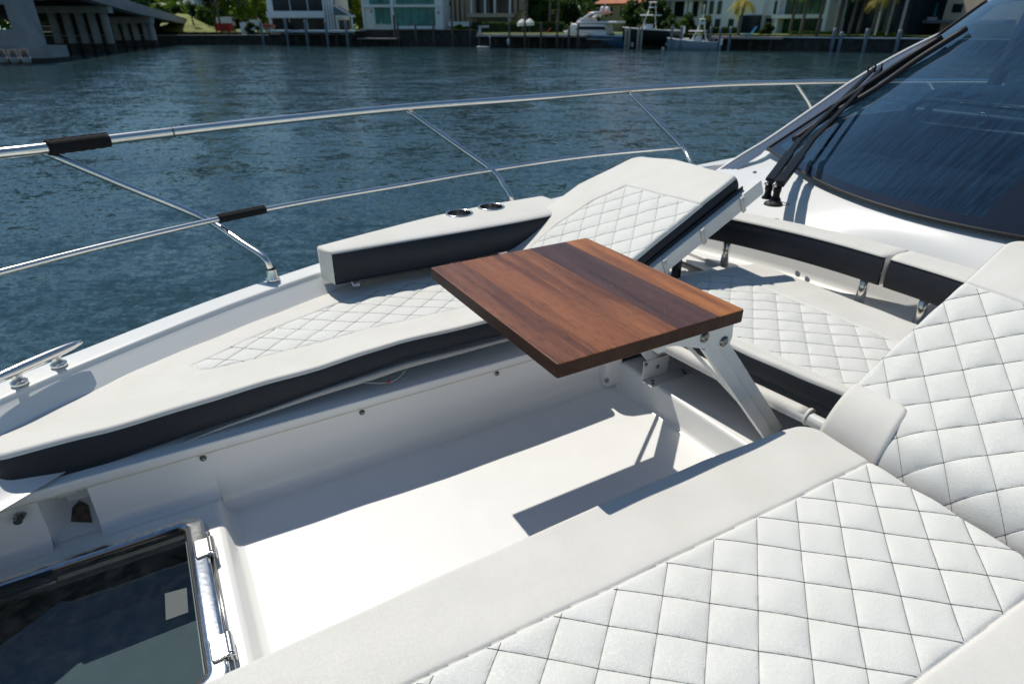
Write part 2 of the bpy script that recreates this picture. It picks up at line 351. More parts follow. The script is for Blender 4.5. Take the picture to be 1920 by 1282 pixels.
# starboard and port tray round the cross bench, ledge and coachroof
def ufr(v): return 2.86-.16*((v-1.41)/1.0)**2
gl_v = [.0, -.198, .272, .557, .871, 1.124, 1.41, 1.696, 1.949, 2.263, 2.548, 3.018]
gpts = sorted({3.018: 3.871, 2.548: 3.563, 2.263: 3.354, 1.949: 3.202, 1.696: 3.118, 1.41: 3.083, 1.124: 3.118, .871: 3.202, .557: 3.354, .272: 3.563, -.198: 3.871}.items())
gv = [p[0] for p in gpts]; gu = [p[1] for p in gpts]
def ub(v):
    x = abs(v-1.41); return float(np.interp(x, [0, .286, .539, .853, 1.138, 1.608, 2.2], [3.083, 3.118, 3.202, 3.354, 3.563, 3.871, 4.4]))
def ubs(v): return sum(ub(v+d) for d in np.linspace(-.15, .15, 7))/7-.008
vs = np.linspace(-.33, 3.15, 60)
rows = []
for v in vs:
    f = ufr(v); g = ubs(v)
    e = max(0, abs(v-1.41)-1.15)/.6
    drop = .13*e*e
    zf = 1.985-drop*.3
    rows.append([(2.50, v, 1.80), (f-.10, v, 1.812), (f-.05, v, 1.825), (f-.02, v, 1.86), (f-.006, v, zf-.03), (f+.012, v, zf-.008), (f+.04, v, zf), (f+(g-f)*.4, v, zf+(2.17-zf)*.42-drop*.2), (g-.10, v, 2.165-drop*.5), (g-.02, v, 2.183-drop*.4), (g+.02, v, 2.20-drop*.3)])
b = B(); b.grid(rows); yp(b, 'coachroof', 'gelcoat')
# coachroof side down to side deck
b = B()
side = [PV(1345, 322, 3.15), PV(1440, 262, 3.05)]
b.grid([[(r[8][0] if False else r[-1][0], r[-1][1], r[-1][2]) for r in (rows[-1],)]+[(6.5, 3.1, 2.25)], [(3.4, 3.18, 1.95), (6.5, 3.22, 1.95)]])
b.grid([[(rows[-1][k][0], rows[-1][k][1], rows[-1][k][2]) for k in range(len(rows[-1]))], [(rows[-1][k][0], rows[-1][k][1]+.03, 1.8) for k in range(len(rows[-1]))]])
yp(b, 'coachroof_side', 'gelcoat')
# side decks
for mr in (lambda p: p, mir):
    inn = [p for p in inset(gunP, .25) if p[0] > 2.0]
    b = B(); b.grid([[mr((p[0], p[1], 1.86)) for p in inn], [mr((p[0], 2.6 if p[0] < 3.2 else 3.0, 1.86)) for p in inn]]); yp(b, 'side_deck', 'gelcoat')
# little raised tray wall behind the port recliner (moulding)
b = B(); b.box(2.05, 2.50, 2.05, 2.12, 1.60, 1.86); b.box(2.46, 2.56, 1.2, 2.12, 1.60, 1.845); yp(b, 'tray_lip', 'gelcoat', .012)

# deck screws / snap studs
def stud(u, v, z, axis, r=.0085, name='snap_stud'):
    b = B(); b.lathe((u, v, z), [(r*1.25, 0), (r*1.2, .002), (r*.75, .003), (r*.7, .007), (r*.3, .0085), (0.0002, .0085)], 16, axis); return yp(b, name, 'steel_dark')
for px, py in ((381, 859), (679, 773), (932, 700)):
    q = PV(px, py, 1.953); stud(q[0], q[1], q[2], (0, -1, .05))
stud(1.605, 1.90, 1.53, (-.3, -1, 0), .009)
for px, py, z in ((1415, 323, 2.135), (1555, 390, 2.115), (1715, 445, 2.06)):
    q = PZ(px, py, z); stud(q[0], q[1], q[2], (-.25, 0, 1), .010)
for px, py, z in ((1452, 497, 1.83), (1673, 571, 1.83)):
    q = PZ(px, py, z); stud(q[0], q[1], q[2]-.006, (-.4, 0, 1), .013)
# thumb latch knob on wall beside the hatch
b = B(); q = (-.587, 1.951, 1.684)
b.lathe(q, [(.014, 0), (.014, .006), (.006, .008), (.006, .016), (.012, .018), (.012, .024), (.0002, .025)], 18, (0, -1, 0))
b.bar((-.587, 1.929, 1.684), (-.563, 1.927, 1.712), .016, .006, (0, 1, 0)); yp(b, 'latch_knob', 'steel_dark', .002)

# ---- hatch
hatch = B()
HU, HV0, HV1 = -.113, 1.15, 1.832
def rr(x0, x1, y0, y1, r, n=8):
    out = []
    for cx, cy, a0 in ((x1-r, y1-r, 0), (x0+r, y1-r, 90), (x0+r, y0+r, 180), (x1-r, y0+r, 270)):
        for k in range(n+1):
            a = R(a0+90*k/n); out.append((cx+r*math.cos(a), cy+r*math.sin(a)))
    return out
o_ = rr(-.86, HU, HV0, HV1, .055); i_ = rr(-.86+.045, HU-.053, HV0+.045, HV1-.036, .030); i2 = rr(-.86+.052, HU-.060, HV0+.052, HV1-.043, .026)
b = B(); n_ = len(o_)
rings = [[(p[0], p[1], 1.552) for p in rr(-.866, HU+.006, HV0-.006, HV1+.006, .06)], [(p[0], p[1], 1.562) for p in o_],
         [(p[0], p[1], 1.575) for p in rr(-.857, HU-.003, HV0+.003, HV1-.003, .052)], [(p[0], p[1], 1.582) for p in rr(-.848, HU-.008, HV0+.012, HV1-.008, .046)],
         [(p[0], p[1], 1.583) for p in rr(-.82, HU-.046, HV0+.036, HV1-.030, .036)], [(p[0], p[1], 1.578) for p in i_]]
rings.insert(3, [(p[0], p[1], 1.5805) for p in rr(-.852, HU-.005, HV0+.008, HV1-.006, .049)]); rings.insert(5, [(p[0], p[1], 1.5832) for p in rr(-.84, HU-.014, HV0+.018, HV1-.011, .043)]); rings.insert(6, [(p[0], p[1], 1.5834) for p in rr(-.825, HU-.040, HV0+.030, HV1-.025, .038)])
b.grid([r+[r[0]] for r in rings]); hf = yp(b, 'deck_hatch', 'hatch_metal')
b = B(); b.grid([[(p[0], p[1], 1.5785) for p in i_]+[(i_[0][0], i_[0][1], 1.5785)], [(p[0], p[1], 1.580) for p in rr(-.86+.048, HU-.056, HV0+.048, HV1-.039, .028)]+[(rr(-.86+.048, HU-.056, HV0+.048, HV1-.039, .028)[0]+(1.580,))],
    [(p[0], p[1], 1.573) for p in i2]+[(i2[0][0], i2[0][1], 1.573)]]); yp(b, 'gasket', 'rubber', parent=hf)
def glassmat(name, tint, rough=.02, ior=1.5, dust=.06, dust_sky_col=(.4, .45, .47), streak=None, scale=60, thr=(.42, .78, .3)):
    m = bpy.data.materials.new(name); m.use_nodes = True; n = m.node_tree.nodes; l = m.node_tree.links
    n.remove(n['Principled BSDF']); out = n['Material Output']
    tr = n.new('ShaderNodeBsdfTransparent'); tr.inputs[0].default_value = (*tint, 1)
    gl = n.new('ShaderNodeBsdfGlossy'); gl.inputs['Roughness'].default_value = rough; gl.inputs[0].default_value = (.95, .97, 1, 1)
    fr = n.new('ShaderNodeFresnel'); fr.inputs[0].default_value = ior
    mx = n.new('ShaderNodeMixShader'); l.new(fr.outputs[0], mx.inputs[0]); l.new(tr.outputs[0], mx.inputs[1]); l.new(gl.outputs[0], mx.inputs[2])
    df = n.new('ShaderNodeBsdfDiffuse'); df.inputs[0].default_value = (*dust_sky_col, 1)
    m2 = n.new('ShaderNodeMixShader'); l.new(mx.outputs[0], m2.inputs[1]); l.new(df.outputs[0], m2.inputs[2])
    tc = n.new('ShaderNodeTexCoord'); mp = n.new('ShaderNodeMapping')
    t = n.new('ShaderNodeTexNoise'); t.inputs['Scale'].default_value = scale; t.inputs['Detail'].default_value = 6; t.inputs['Roughness'].default_value = .7
    if streak: mp.inputs['Rotation'].default_value = streak[0]; mp.inputs['Scale'].default_value = streak[1]
    mp.vector_type = 'TEXTURE' if streak else 'POINT'
    l.new(tc.outputs['Object'], mp.inputs[0]); l.new(mp.outputs[0], t.inputs['Vector'])
    mr = n.new('ShaderNodeMapRange'); mr.inputs['From Min'].default_value = thr[0]; mr.inputs['From Max'].default_value = thr[1]; mr.inputs['To Min'].default_value = dust*thr[2]; mr.inputs['To Max'].default_value = dust*3
    l.new(t.outputs['Fac'], mr.inputs['Value']); l.new(mr.outputs[0], m2.inputs[0])
    l.new(m2.outputs[0], out.inputs[0]); MATS[name] = m; return m
glassmat('hatch_glass', (.46, .53, .55), .015, 1.5, .012, (.3, .36, .40), scale=22)
b = B(); b.add([(p[0], p[1], 1.5725) for p in i2], [tuple(range(len(i2)))]); yp(b, 'glass_pane', 'hatch_glass', parent=hf)
# what shows under the glass: pale headliner shade, dark slot, rod, handle grip, label
mat('shade_grey', (.27, .32, .33), .8, var=(9, .06)); mat('well_dark', (.06, .08, .085), .7)
b = B(); b.box(hx0, hx1, hy0, hy1, 1.34, 1.35); yp(b, 'blind', 'shade_grey', parent=hf)
b = B(); b.add([(x, y, z) for z in (1.35, 1.552) for x, y in ((hx0, hy0), (hx1, hy0), (hx1, hy1), (hx0, hy1))], [(0, 1, 5, 4), (1, 2, 6, 5), (2, 3, 7, 6), (3, 0, 4, 7)]); yp(b, 'hatch_well', 'well_dark', parent=hf)
b = B(); b.box(-.52, -.17, 1.752, 1.782, 1.545, 1.562); yp(b, 'handle_grip', 'black_plastic', .012, parent=hf, segs=3)
b = B(); b.box(-.34, -.18, 1.786, 1.800, 1.55, 1.565); yp(b, 'lock_bar', 'black_plastic', .005, parent=hf)
b = B(); b.tube([(-.85, 1.766, 1.553), (-.15, 1.766, 1.553)], .0035, 8); yp(b, 'stay_rod', 'chrome', parent=hf)
q0 = PZ(309, 1112, 1.5735); q1 = PZ(350, 1101, 1.5735); q2 = PZ(353, 1147, 1.5735); q3 = PZ(311, 1162, 1.5735)
b = B(); b.add([q0, q1, q2, q3], [(0, 1, 2, 3)]); yp(b, 'label_sticker', 'label_grey', parent=hf)
def hinge(v):
    b = B(); c = HU
    b.prism([(c-.040, v-.034, 1.5835), (c-.034, v-.040, 1.5835), (c+.004, v-.036, 1.5835), (c+.010, v+.0, 1.5835), (c+.004, v+.036, 1.5835), (c-.034, v+.040, 1.5835), (c-.040, v+.034, 1.5835)], (0, 0, .009))
    h = yp(b, 'hinge', 'chrome', .004, parent=hf, segs=3)
    b = B(); b.tube([(c+.006, v-.032, 1.588), (c+.006, v+.034, 1.588)], .009, 14)
    b.tube([(c+.006, v-.036, 1.588), (c+.006, v-.044, 1.586)], .011, 14); yp(b, 'hinge_knuckle', 'chrome', .002, parent=hf)
    b = B(); b.box(c+.006, c+.016, v-.034, v+.034, 1.5535, 1.584); yp(b, 'hinge_leaf', 'chrome', .003, parent=hf)
q = PZ(396, 1022, 1.585); hinge(q[1]); q = PZ(427, 1208, 1.585); hinge(q[1])
b = B(); b.tube([(HU+.004, 1.16, 1.566), (HU+.004, 1.74, 1.566)], .004, 8); yp(b, 'hinge_rod', 'chrome', parent=hf)

# ---- bow rail
rail_px = [(-260, 318), (-120, 302), (0, 288), (80, 279), (250, 257), (500, 228), (760, 202), (1000, 184), (1180, 169)]
rp = [PZ(x, y, 2.555) for x, y in rail_px]
rp += [PV(x, y, v) for x, y, v in ((1350, 159, 3.86), (1490, 155, 3.86), (1600, 153, 3.86), (1760, 152, 3.86), (1862, 153, 3.86))]
tail = [(rp[-1][0]+.25, 3.86, rp[-1][2]-.06), (rp[-1][0]+.7, 3.82, rp[-1][2]-.35), (rp[-1][0]+1.1, 3.76, 2.0)]
front = [(rp[0][0]-.7, 1.6, 2.57), (rp[0][0]-.35, rp[0][1]-.25, 2.56)]
path = smoothpath(front+rp+tail, 8)
b = B(); b.tube(path, .0215, 20); railo = yp(b, 'bow_rail', 'chrome')
mid_px = [(-140, 548), (0, 511), (190, 462), (392, 415), (560, 381), (740, 350), (920, 319), (1100, 293), (1278, 276)]
mp_ = [PZ(x, y, 2.21) for x, y in mid_px]
b = B(); b.tube(smoothpath(mp_, 8), .0122, 14); yp(b, 'mid_rail', 'chrome', parent=railo)
# slip joint rings
for px, py, v in ((323, 248.5, 2.555),):
    q = PZ(px, py, v); q2 = PZ(px+2, py-.2, v); b = B(); b.tube([q, q2], .0222, 20); yp(b, 'rail_joint', 'steel_dark', parent=railo)
def stanchion(topq, midq, foot):
    t = Vector(topq); m_ = Vector(midq); f = Vector(foot)
    k = f+Vector((-.012, .004, .10))
    d = (m_-k).normalized()
    pts = [t, t.lerp(m_, .5), m_, m_.lerp(k, .62), k-Vector((0, 0, 0))+d*.035, k+Vector((0, 0, -.012)), f+Vector((-.004, 0, .05)), f+Vector((0, 0, .02))]
    b = B(); b.tube(smoothpath(pts, 6), .0160, 16); o = yp(b, 'stanchion', 'chrome', parent=railo)
    b = B(); b.lathe(f, [(.028, .0), (.0275, .006), (.023, .014), (.0215, .05), (.0195, .056), (.016, .057)], 20)
    b.box(f.x-.03, f.x+.03, f.y-.02, f.y+.02, f.z-.004, f.z+.006)
    yp(b, 'stanchion_base', 'chrome', .003, parent=railo)
    b = B(); b.lathe(f+Vector((0, 0, .05)), [(.0218, 0), (.0218, .006), (.0170, .008)], 20); yp(b, 'stanchion_collar', 'rubber', parent=railo)
f1 = PZ(512, 524, 1.972); stanchion(PZ(80, 284, 2.54), PZ(385, 411, 2.20), f1)
f2 = PZ(961, 396, 1.985); stanchion(PZ(762, 206, 2.54), PZ(925, 322, 2.20), f2)
f3 = PZ(1299, 338, 1.995); stanchion(PZ(1180, 173, 2.54), PZ(1278, 275, 2.20), f3)
stanchion(PV(1492, 157, 3.86), PV(1530, 215, 3.82), (5.9, 3.74, 2.01))
stanchion(PV(1742, 155, 3.86), PV(1765, 195, 3.83), (8.2, 3.75, 2.02))
stanchion(PZ(-150, 306, 2.54), PZ(-40, 430, 2.3), (-.95, 2.06, 1.97))
# ---- mooring cleat on the gunwale
b = B(); c0 = PZ(-40, 724, 2.022); c1 = PZ(153, 640, 2.025); c0 = Vector(c0); c1 = Vector(c1)
pts = [c0.lerp(c1, t) for t in np.linspace(0, 1, 13)]; L_ = (c1-c0).length
rad = [.007, .012, .0145, .016, .017, .0175, .0175, .0175, .017, .016, .0145, .012, .007]
b.tube(pts, rad, 14); cl = yp(b, 'mooring_cleat', 'chrome')
for px, py in ((36, 716), (110, 682)):
    q = PZ(px, py, gz(0)+.012); tq = min(pts, key=lambda p: (p.x-q[0])**2+(p.y-q[1])**2)
    b = B(); b.tube([(q[0], q[1], q[2]-.002), (q[0], q[1], q[2]+.03), (tq.x, tq.y, tq.z)], [.017, .014, .016], 14)
    b.lathe((q[0], q[1], q[2]), [(.025, -.004), (.025, .003), (.021, .006), (.015, .009)], 20); yp(b, 'cleat_post', 'chrome', parent=cl)

# ---- windshield
Ipts = [PV(1441, 278, 2.94), PV(1572, 192, 2.85), PV(1709, 103, 2.75), PV(1829, 17, 2.65)]
topc = (Ipts[-1][0]+.10, 2.64, Ipts[-1][2]+.05)
def Ic(t):  # left edge 0..1
    P_ = [np.array(p) for p in Ipts]+[np.array(topc)]; d = [0]+list(np.cumsum([np.linalg.norm(P_[i+1]-P_[i]) for i in range(len(P_)-1)])); s_ = t*d[-1]
    return np.array([np.interp(s_, d, [p[k] for p in P_]) for k in range(3)])
NR, NC = 60, 41
rows = []
for i in range(NR):
    t = i/(NR-1); Lp = Ic(t); half = Lp[1]-1.41; r = []
    for j in range(NC):
        w_ = 1-2*j/(NC-1); v = 1.41+half*w_
        vb = 1.41+(Ipts[0][1]-1.41)*w_
        sag_b = ubs(1.41+(Ipts[0][1]-1.41))-ubs(vb)   # how far forward the base is than the corner
        sag_t = .62*(1-w_*w_)
        sag = sag_b*(1-t)+sag_t*t
        z = Lp[2]+.03*(1-w_*w_)*math.sin(math.pi*t)-.0+(2.205-Ipts[0][2])*(1-t)*(1-w_*w_)**.5*1.0
        z += .10*(1-w_*w_)*t
        r.append((Lp[0]-sag, v, z))
    rows.append(r)
glassmat('windshield_glass', (.36, .50, .58), .02, 2.0, .034, (.09, .29, .56), streak=((0, R(-30), 0), (.26, .016, .016)), scale=1, thr=(.40, .72, .25))  # salt streaks; their blue holds the sky's reflection in the colour
# frit border + clear pane as separate cells
bd_l, bd_r, bd_b, bd_t = 1, 1, 2, 1
b = B(); b2 = B(); npts = np.array(rows)
def cell(i, j): return [rows[i][j], rows[i][j+1], rows[i+1][j+1], rows[i+1][j]]
fr_cells = [(i, j) for i in range(NR-1) for j in range(NC-1) if i < bd_b or i >= NR-1-bd_t or j < bd_l or j >= NC-1-bd_r or j in (22, 23, 24)]
frs = set(fr_cells)
for i in range(NR-1):
    for j in range(NC-1):
        (b if (i, j) in frs else b2).add(cell(i, j), [(0, 1, 2, 3)], True)
ws = yp(b, 'windshield_frame', 'frit')
yp(b2, 'windshield_glass', 'windshield_glass', parent=ws)
# rubber bead along the lower edge
b = B(); b.tube([(p[0]-.008, p[1], p[2]+.004) for p in rows[0]], .009, 8); b.tube([(rows[i][0][0], rows[i][0][1]+.004, rows[i][0][2]+.004) for i in range(NR)], .007, 8); yp(b, 'rubber_seal', 'rubber', parent=ws)
# port pillar: broad trim between glass and the pale outer edge
Opx = [(1335, 330, 3.16), (1345, 322, 3.15), (1392, 291, 3.10), (1440, 262, 3.05), (1520, 207, 3.0), (1600, 152, 2.96), (1675, 108, 2.91), (1750, 70, 2.86), (1832, 34, 2.80), (1872, 7, 2.74), (1925, -3, 2.66)]
O = [PV(*p) for p in Opx]
Ofull = smoothpath(O, 5)
inner = []
for k, p in enumerate(Ofull):
    t = max(0, (p[0]-3.95)/(Ofull[-1][0]-3.95)); q = Ic(min(1, t)); 
    if p[0] < 3.95: q = np.array(rows[0][0])*1.0; q = q+np.array([p[0]-3.95, .0, (p[0]-3.95)*.45]) 
    inner.append(tuple(q))
b = B(); b.grid([[p for p in Ofull], inner]); yp(b, 'windshield_pillar', 'pillar_paint', parent=ws)
b = B(); b.tube([(p[0], p[1], p[2]) for p in Ofull], .013, 10); yp(b, 'pillar_edge', 'gelcoat', parent=ws)
# starboard twin
b = B(); b.grid([[mir(p) for p in Ofull], [mir(p) for p in inner]]); yp(b, 'windshield_pillar', 'pillar_paint', parent=ws)
# roof
tr = rows[-1]
b = B(); b.grid([[(p[0], p[1], p[2]) for p in tr], [(p[0]+.12, 1.41+(p[1]-1.41)*1.02, p[2]+.05) for p in tr], [(p[0]+1.2, 1.41+(p[1]-1.41)*1.05, p[2]+.16) for p in tr], [(9.5, 1.41+(p[1]-1.41)*1.1, 3.45) for p in tr]])
yp(b, 'cabin_roof', 'gelcoat', solid=.05)
# cabin interior, what can be seen through the glass
b = B(); b.grid([[(ubs(v)+.05, v, 2.165) for v in np.linspace(0.0, 2.8, 15)], [(4.35, v, 2.20) for v in np.linspace(-.1, 2.9, 15)], [(4.45, v, 2.05) for v in np.linspace(-.1, 2.9, 15)]]); yp(b, 'dashboard', 'cabin_dark')
b = B(); b.box(3.9, 11, -.05, 2.87, 1.0, 1.05); b.box(4.6, 11, -.1, -.05, 1.0, 2.5); b.box(10.9, 11, -.05, 2.87, 1, 3.2); yp(b, 'cabin_floor', 'cabin_dark')
b = B(); b.box(4.3, 10.8, 2.88, 2.93, 1.0, 2.40); yp(b, 'cabin_side', 'cabin_dark')
b = B()
for u0 in (6.35,): b.prism([(u0, 2.86, 2.40), (u0+.16, 2.86, 2.40), (u0+.42, 2.80, 3.3), (u0+.24, 2.80, 3.3)], (0, .05, 0))
yp(b, 'side_pillar', 'cabin_dark')
# helm console and seats inside
def interior():
    b = B(); c = PV(1645, 185, 2.2)
    b.prism([(4.5, .5, 2.1), (4.5, .5, 2.5), (4.75, .5, 2.60), (5.3, .5, 2.62), (5.3, .5, 1.9)], (0, 2.0, 0)); con = yp(b, 'helm_console', 'cabin_leather', .03, segs=3)
    b = B(); b.tube([(4.60, .6, 2.552), (4.60, 2.42, 2.552)], .014, 8); yp(b, 'trim_strip', 'chrome', parent=con)
    b = B(); b.tube([(4.492, .6, 2.42), (4.492, 2.35, 2.42)], .011, 8); yp(b, 'trim_strip', 'chrome', parent=con)
    for v in (2.0, 1.72, 1.44):
        b = B(); b.lathe((4.495, v, 2.485), [(.035, 0), (.035, .006), (.031, .010), (.031, .002)], 20, (-1, 0, .3)); yp(b, 'gauge_bezel', 'chrome', parent=con)
    b = B(); b.box(6.0, 6.5, 1.7, 2.6, 1.05, 1.9); b.box(6.45, 6.65, 1.7, 2.6, 1.6, 2.55); yp(b, 'cabin_seat', 'cabin_leather', .06, segs=3)
interior()
# ---- wipers (pantograph pair on one pivot)
def wiper():
    base = Vector(PZ(1452, 372, 2.165))
    def onglass(px, py, lift):
        d = ray(px, py); best = None
        for i in range(0, NR-1, 2):
            for j in range(NC//2):
                A_ = np.array(rows[i][j]); B_ = np.array(rows[i][j+1]); C_ = np.array(rows[i+1][j])
                n_ = np.cross(B_-A_, C_-A_); n_ /= np.linalg.norm(n_)
                if n_[2] < 0: n_ = -n_
                db = np.array([d[:2]@E1, d[:2]@E2, d[2]]); t = ((A_-np.array([0, 0, CZ]))@n_+lift)/(db@n_)
                q = np.array([0, 0, CZ])+db*t; c_ = (A_+B_+C_+np.array(rows[i+1][j+1]))/4; e = np.linalg.norm(q-c_)
                if best is None or e < best[0]: best = (e, q)
        return Vector(best[1])
    b = B()
    for dx, dy in ((0, 0), (12, 4)):
        q = Vector(PZ(1440+dx*1.3, 362+dy, 2.175))
        b.lathe(q+Vector((0, 0, -.03)), [(.030, 0), (.026, .012), (.019, .02), (.017, .045), (.021, .047), (.021, .075), (.012, .083), (.0003, .084)], 18)
    wp = yp(b, 'windshield_wiper', 'black_plastic')
    b = B(); b.lathe(base+Vector((.0, 0, -.035)), [(.05, 0), (.046, .012), (.03, .02), (.02, .024)], 20); yp(b, 'wiper_boot', 'rubber', parent=wp)
    for dx, dy in ((0, 0), (12, 4)):
        q = Vector(PZ(1437+dx*1.3, 344+dy, 2.26)); b = B(); b.lathe(q, [(.0002, .012), (.008, .011), (.010, .004), (.010, -.006)], 14); yp(b, 'pivot_nut', 'chrome', parent=wp)
    # arms: stout sleeve then thin rod
    for (sx, sy), (kx, ky), (ex, ey) in (((1443, 340), (1500, 262), (1640, 128)), ((1462, 345), (1523, 262), (1652, 130))):
        s0 = Vector(PZ(sx, sy, 2.25)); k = onglass(kx, ky, .085); e = onglass(ex, ey, .05)
        b = B(); b.bar(s0, s0.lerp(k, .62), .046, .034); b.bar(s0.lerp(k, .58), s0.lerp(k, 1.0), .034, .028); b.bar(s0.lerp(k, .9), e, .026, .018); yp(b, 'wiper_arm', 'black_plastic', .004, parent=wp)
    # spray nozzle posts at the arm end
    for px, py in ((1627, 128), (1640, 126), (1652, 124)):
        b = B(); e = onglass(px, py+10, .05); b.tube([e, e+Vector((-.01, 0, .05))], .006, 8); yp(b, 'wiper_link', 'black_plastic', parent=wp)
    bl = [onglass(x, y, .028) for x, y in ((1488, 262), (1560, 214), (1640, 168), (1720, 112), (1812, 54))]
    b = B(); b.tube(smoothpath(bl, 6), .019, 8); yp(b, 'wiper_blade', 'rubber', parent=wp)
    bl = [onglass(x, y, .045) for x, y in ((1560, 205), (1640, 152), (1700, 112), (1765, 72))]
    b = B(); b.tube(smoothpath(bl, 6), .026, 8); yp(b, 'blade_carrier', 'black_plastic', parent=wp)
    # cable loop at the pivot
    c = base+Vector((-.02, -.05, -.02)); b = B(); b.tube([c+Vector((.055*math.cos(a), .05*math.sin(a), .012*math.sin(a/2))) for a in np.linspace(0, 2*math.pi, 30)], .0022, 6); yp(b, 'hose_loop', 'rubber', parent=wp)
wiper()

# ---- steel posts carrying the aft backrest pads
def post(u, v, z0, z1):
    b = B(); b.tube([(u, v, z0), (u, v, z1)], .021, 20); b.lathe((u, v, z0), [(.03, 0), (.03, .004), (.022, .008)], 20); yp(b, 'pad_post', 'chrome')
for v in (2.17, 1.47, 1.20): 
    u = 2.725-.13*(max(0, v-1.41)/.75)**2; post(u, v, 1.815, 2.0)
for v in (.62,): post(2.70, v, 1.81, 2.0)
for u, v in ((.72, 2.74), (1.25, 2.76)): post(u, v, 1.762, 1.95)

# ================================================================ CUSHIONS
KQ, SQ = .87, .146
class Cushion:
    def __init__(s, sides, T, r=.014, Rc=.03, side_drop=None, th=.10, quilt=None, seams=None, phase=(1.244, .565), A=.010, step=.008, sag=None, sidebulge=.006):
        """sides: four polylines (bottom: left->right, right: bottom->top, top: left->right, left: bottom->top) in plane coords; T maps (a,b,h)->boat"""
        s.sd = [np.array(p, float) for p in sides]; s.T = T; s.r = r; s.Rc = Rc; s.drop = side_drop or {}; s.th = th
        s.quilt = np.array(quilt, float) if quilt is not None else None; s.seams = seams; s.ph = phase; s.A = A; s.step = step; s.sag = sag; s.sb = sidebulge
    @staticmethod
    def samp(p, t):
        d = np.r_[0, np.cumsum(np.linalg.norm(np.diff(p, axis=0), axis=1))]; x = t*d[-1]
        return np.stack([np.interp(x, d, p[:, k]) for k in (0, 1)], -1)
    @staticmethod
    def pdist(P, poly):
        best = np.full(len(P), 1e9); N = np.zeros_like(P)
        for a, b in zip(poly[:-1], poly[1:]):
            ab = b-a; L2 = ab@ab; 
            if L2 < 1e-12: continue
            t = np.clip(((P-a)@ab)/L2, 0, 1); q = a+t[:, None]*ab; d = np.linalg.norm(P-q, axis=1)
            n = np.array([-ab[1], ab[0]])/math.sqrt(L2)
            m = d < best-1e-9; best[m] = d[m]; N[m] = n
        return best, N
    def inq(s, P):
        q = s.quilt; ins = np.ones(len(P), bool); ar = np.sum(q[:, 0]*np.roll(q[:, 1], -1)-q[:, 1]*np.roll(q[:, 0], -1)); sg = 1 if ar > 0 else -1
        for a, b in zip(q, np.roll(q, -1, 0)):
            e = b-a; ins &= sg*(e[0]*(P[:, 1]-a[1])-e[1]*(P[:, 0]-a[0])) >= -1e-7
        return ins
    def lat(s, P):
        a = P[:, 0]-s.ph[0]; b = P[:, 1]-s.ph[1]; return (b-KQ*a)/(KQ*SQ), (b+KQ*a)/(KQ*SQ)
    def height(s, P):
        cen = np.mean(np.concatenate(s.sd), 0)
        D = []; NN = []
        for p in s.sd:
            d, n = s.pdist(P, p); n = n*np.sign(np.sum((cen-p.mean(0))*n, 1))[:, None]; D.append(d); NN.append(n)
        dE = np.min(D, 0); W = P.copy()
        for i, j in ((0, 1), (1, 2), (2, 3), (3, 0)):
            Rc = s.Rc if not isinstance(s.Rc, (list, tuple)) else s.Rc[i]
            m = (D[i] < Rc) & (D[j] < Rc)
            if not m.any(): continue
            x = np.clip((Rc-D[i][m])/Rc, 0, 1); y = np.clip((Rc-D[j][m])/Rc, 0, 1)
            x2 = x*np.sqrt(1-y*y/2); y2 = y*np.sqrt(1-x*x/2)
            dE[m] = Rc*(1-np.sqrt(x2*x2+y2*y2)); W[m] += NN[i][m]*((x-x2)*Rc)[:, None]+NN[j][m]*((y-y2)*Rc)[:, None]
        dE = np.maximum(dE, 0)
        q = np.clip(s.r-dE, 0, s.r); h = -(s.r-np.sqrt(np.maximum(s.r**2-q*q, 0)))
        for k, (rr_, amt) in s.drop.items():
            x = np.clip(1-D[k]/rr_, 0, 1); h -= amt*x*x
        h += .0018*np.sin(P[:, 0]*17+P[:, 1]*9)*np.sin(P[:, 1]*23-P[:, 0]*5+1)
        if s.quilt is not None:
            ins = s.inq(P); f1, f2 = s.lat(P); S1 = np.abs(np.sin(np.pi*f1)); S2 = np.abs(np.sin(np.pi*f2))
            hsh = np.abs(np.sin(np.floor(f1)*12.9898+np.floor(f2)*78.233)*43758.5453) % 1
            skew = .10*np.sin(np.pi*(f1 % 1)*2+hsh*6)*S1*S2
            puff = s.A*((.80+.40*hsh)*(S1*S2)**.5+skew)
            db = np.full(len(P), 1e9); q = s.quilt
            for k in (s.seams if s.seams is not None else range(len(q))):
                d, _ = s.pdist(P, np.array([q[k], q[(k+1) % len(q)]])); db = np.minimum(db, d)
            puff = puff*(1-np.exp(-db/.010))*np.clip(dE/.02, 0, 1)**.5
            h = h+np.where(ins, puff-.001, 0)-.0030*np.exp(-(db/.0045)**2)+.0025*np.where(ins, 0, np.clip(1-np.exp(-db/.012), 0, 1))
        if s.sag is not None: h = h+s.sag(P)
        return W, h
    def build(s, rt, org, top_m='vinyl_cream', quilt_m='vinyl_white', side_m='vinyl_dark', thread_m='thread', stitches=True, side_bottom=None):
        b_, r_, t_, l_ = s.sd
        def ts(Ln):
            fine = [0, .0015, .004, .007, .010, .014, .019, .026]; n = max(4, int((Ln-.06)/s.step)); mid = np.linspace(.034, Ln-.034, n)
            return np.r_[fine, mid, Ln-np.array(fine[::-1])]/Ln
        La = max(np.linalg.norm(np.diff(b_, axis=0), axis=1).sum(), np.linalg.norm(np.diff(t_, axis=0), axis=1).sum()); Lb = max(np.linalg.norm(np.diff(l_, axis=0), axis=1).sum(), np.linalg.norm(np.diff(r_, axis=0), axis=1).sum())
        S_ = ts(La); Tt = ts(Lb); ns, ntt = len(S_), len(Tt)
        cb, cT = s.samp(b_, S_), s.samp(t_, S_); cl, cr = s.samp(l_, Tt), s.samp(r_, Tt)
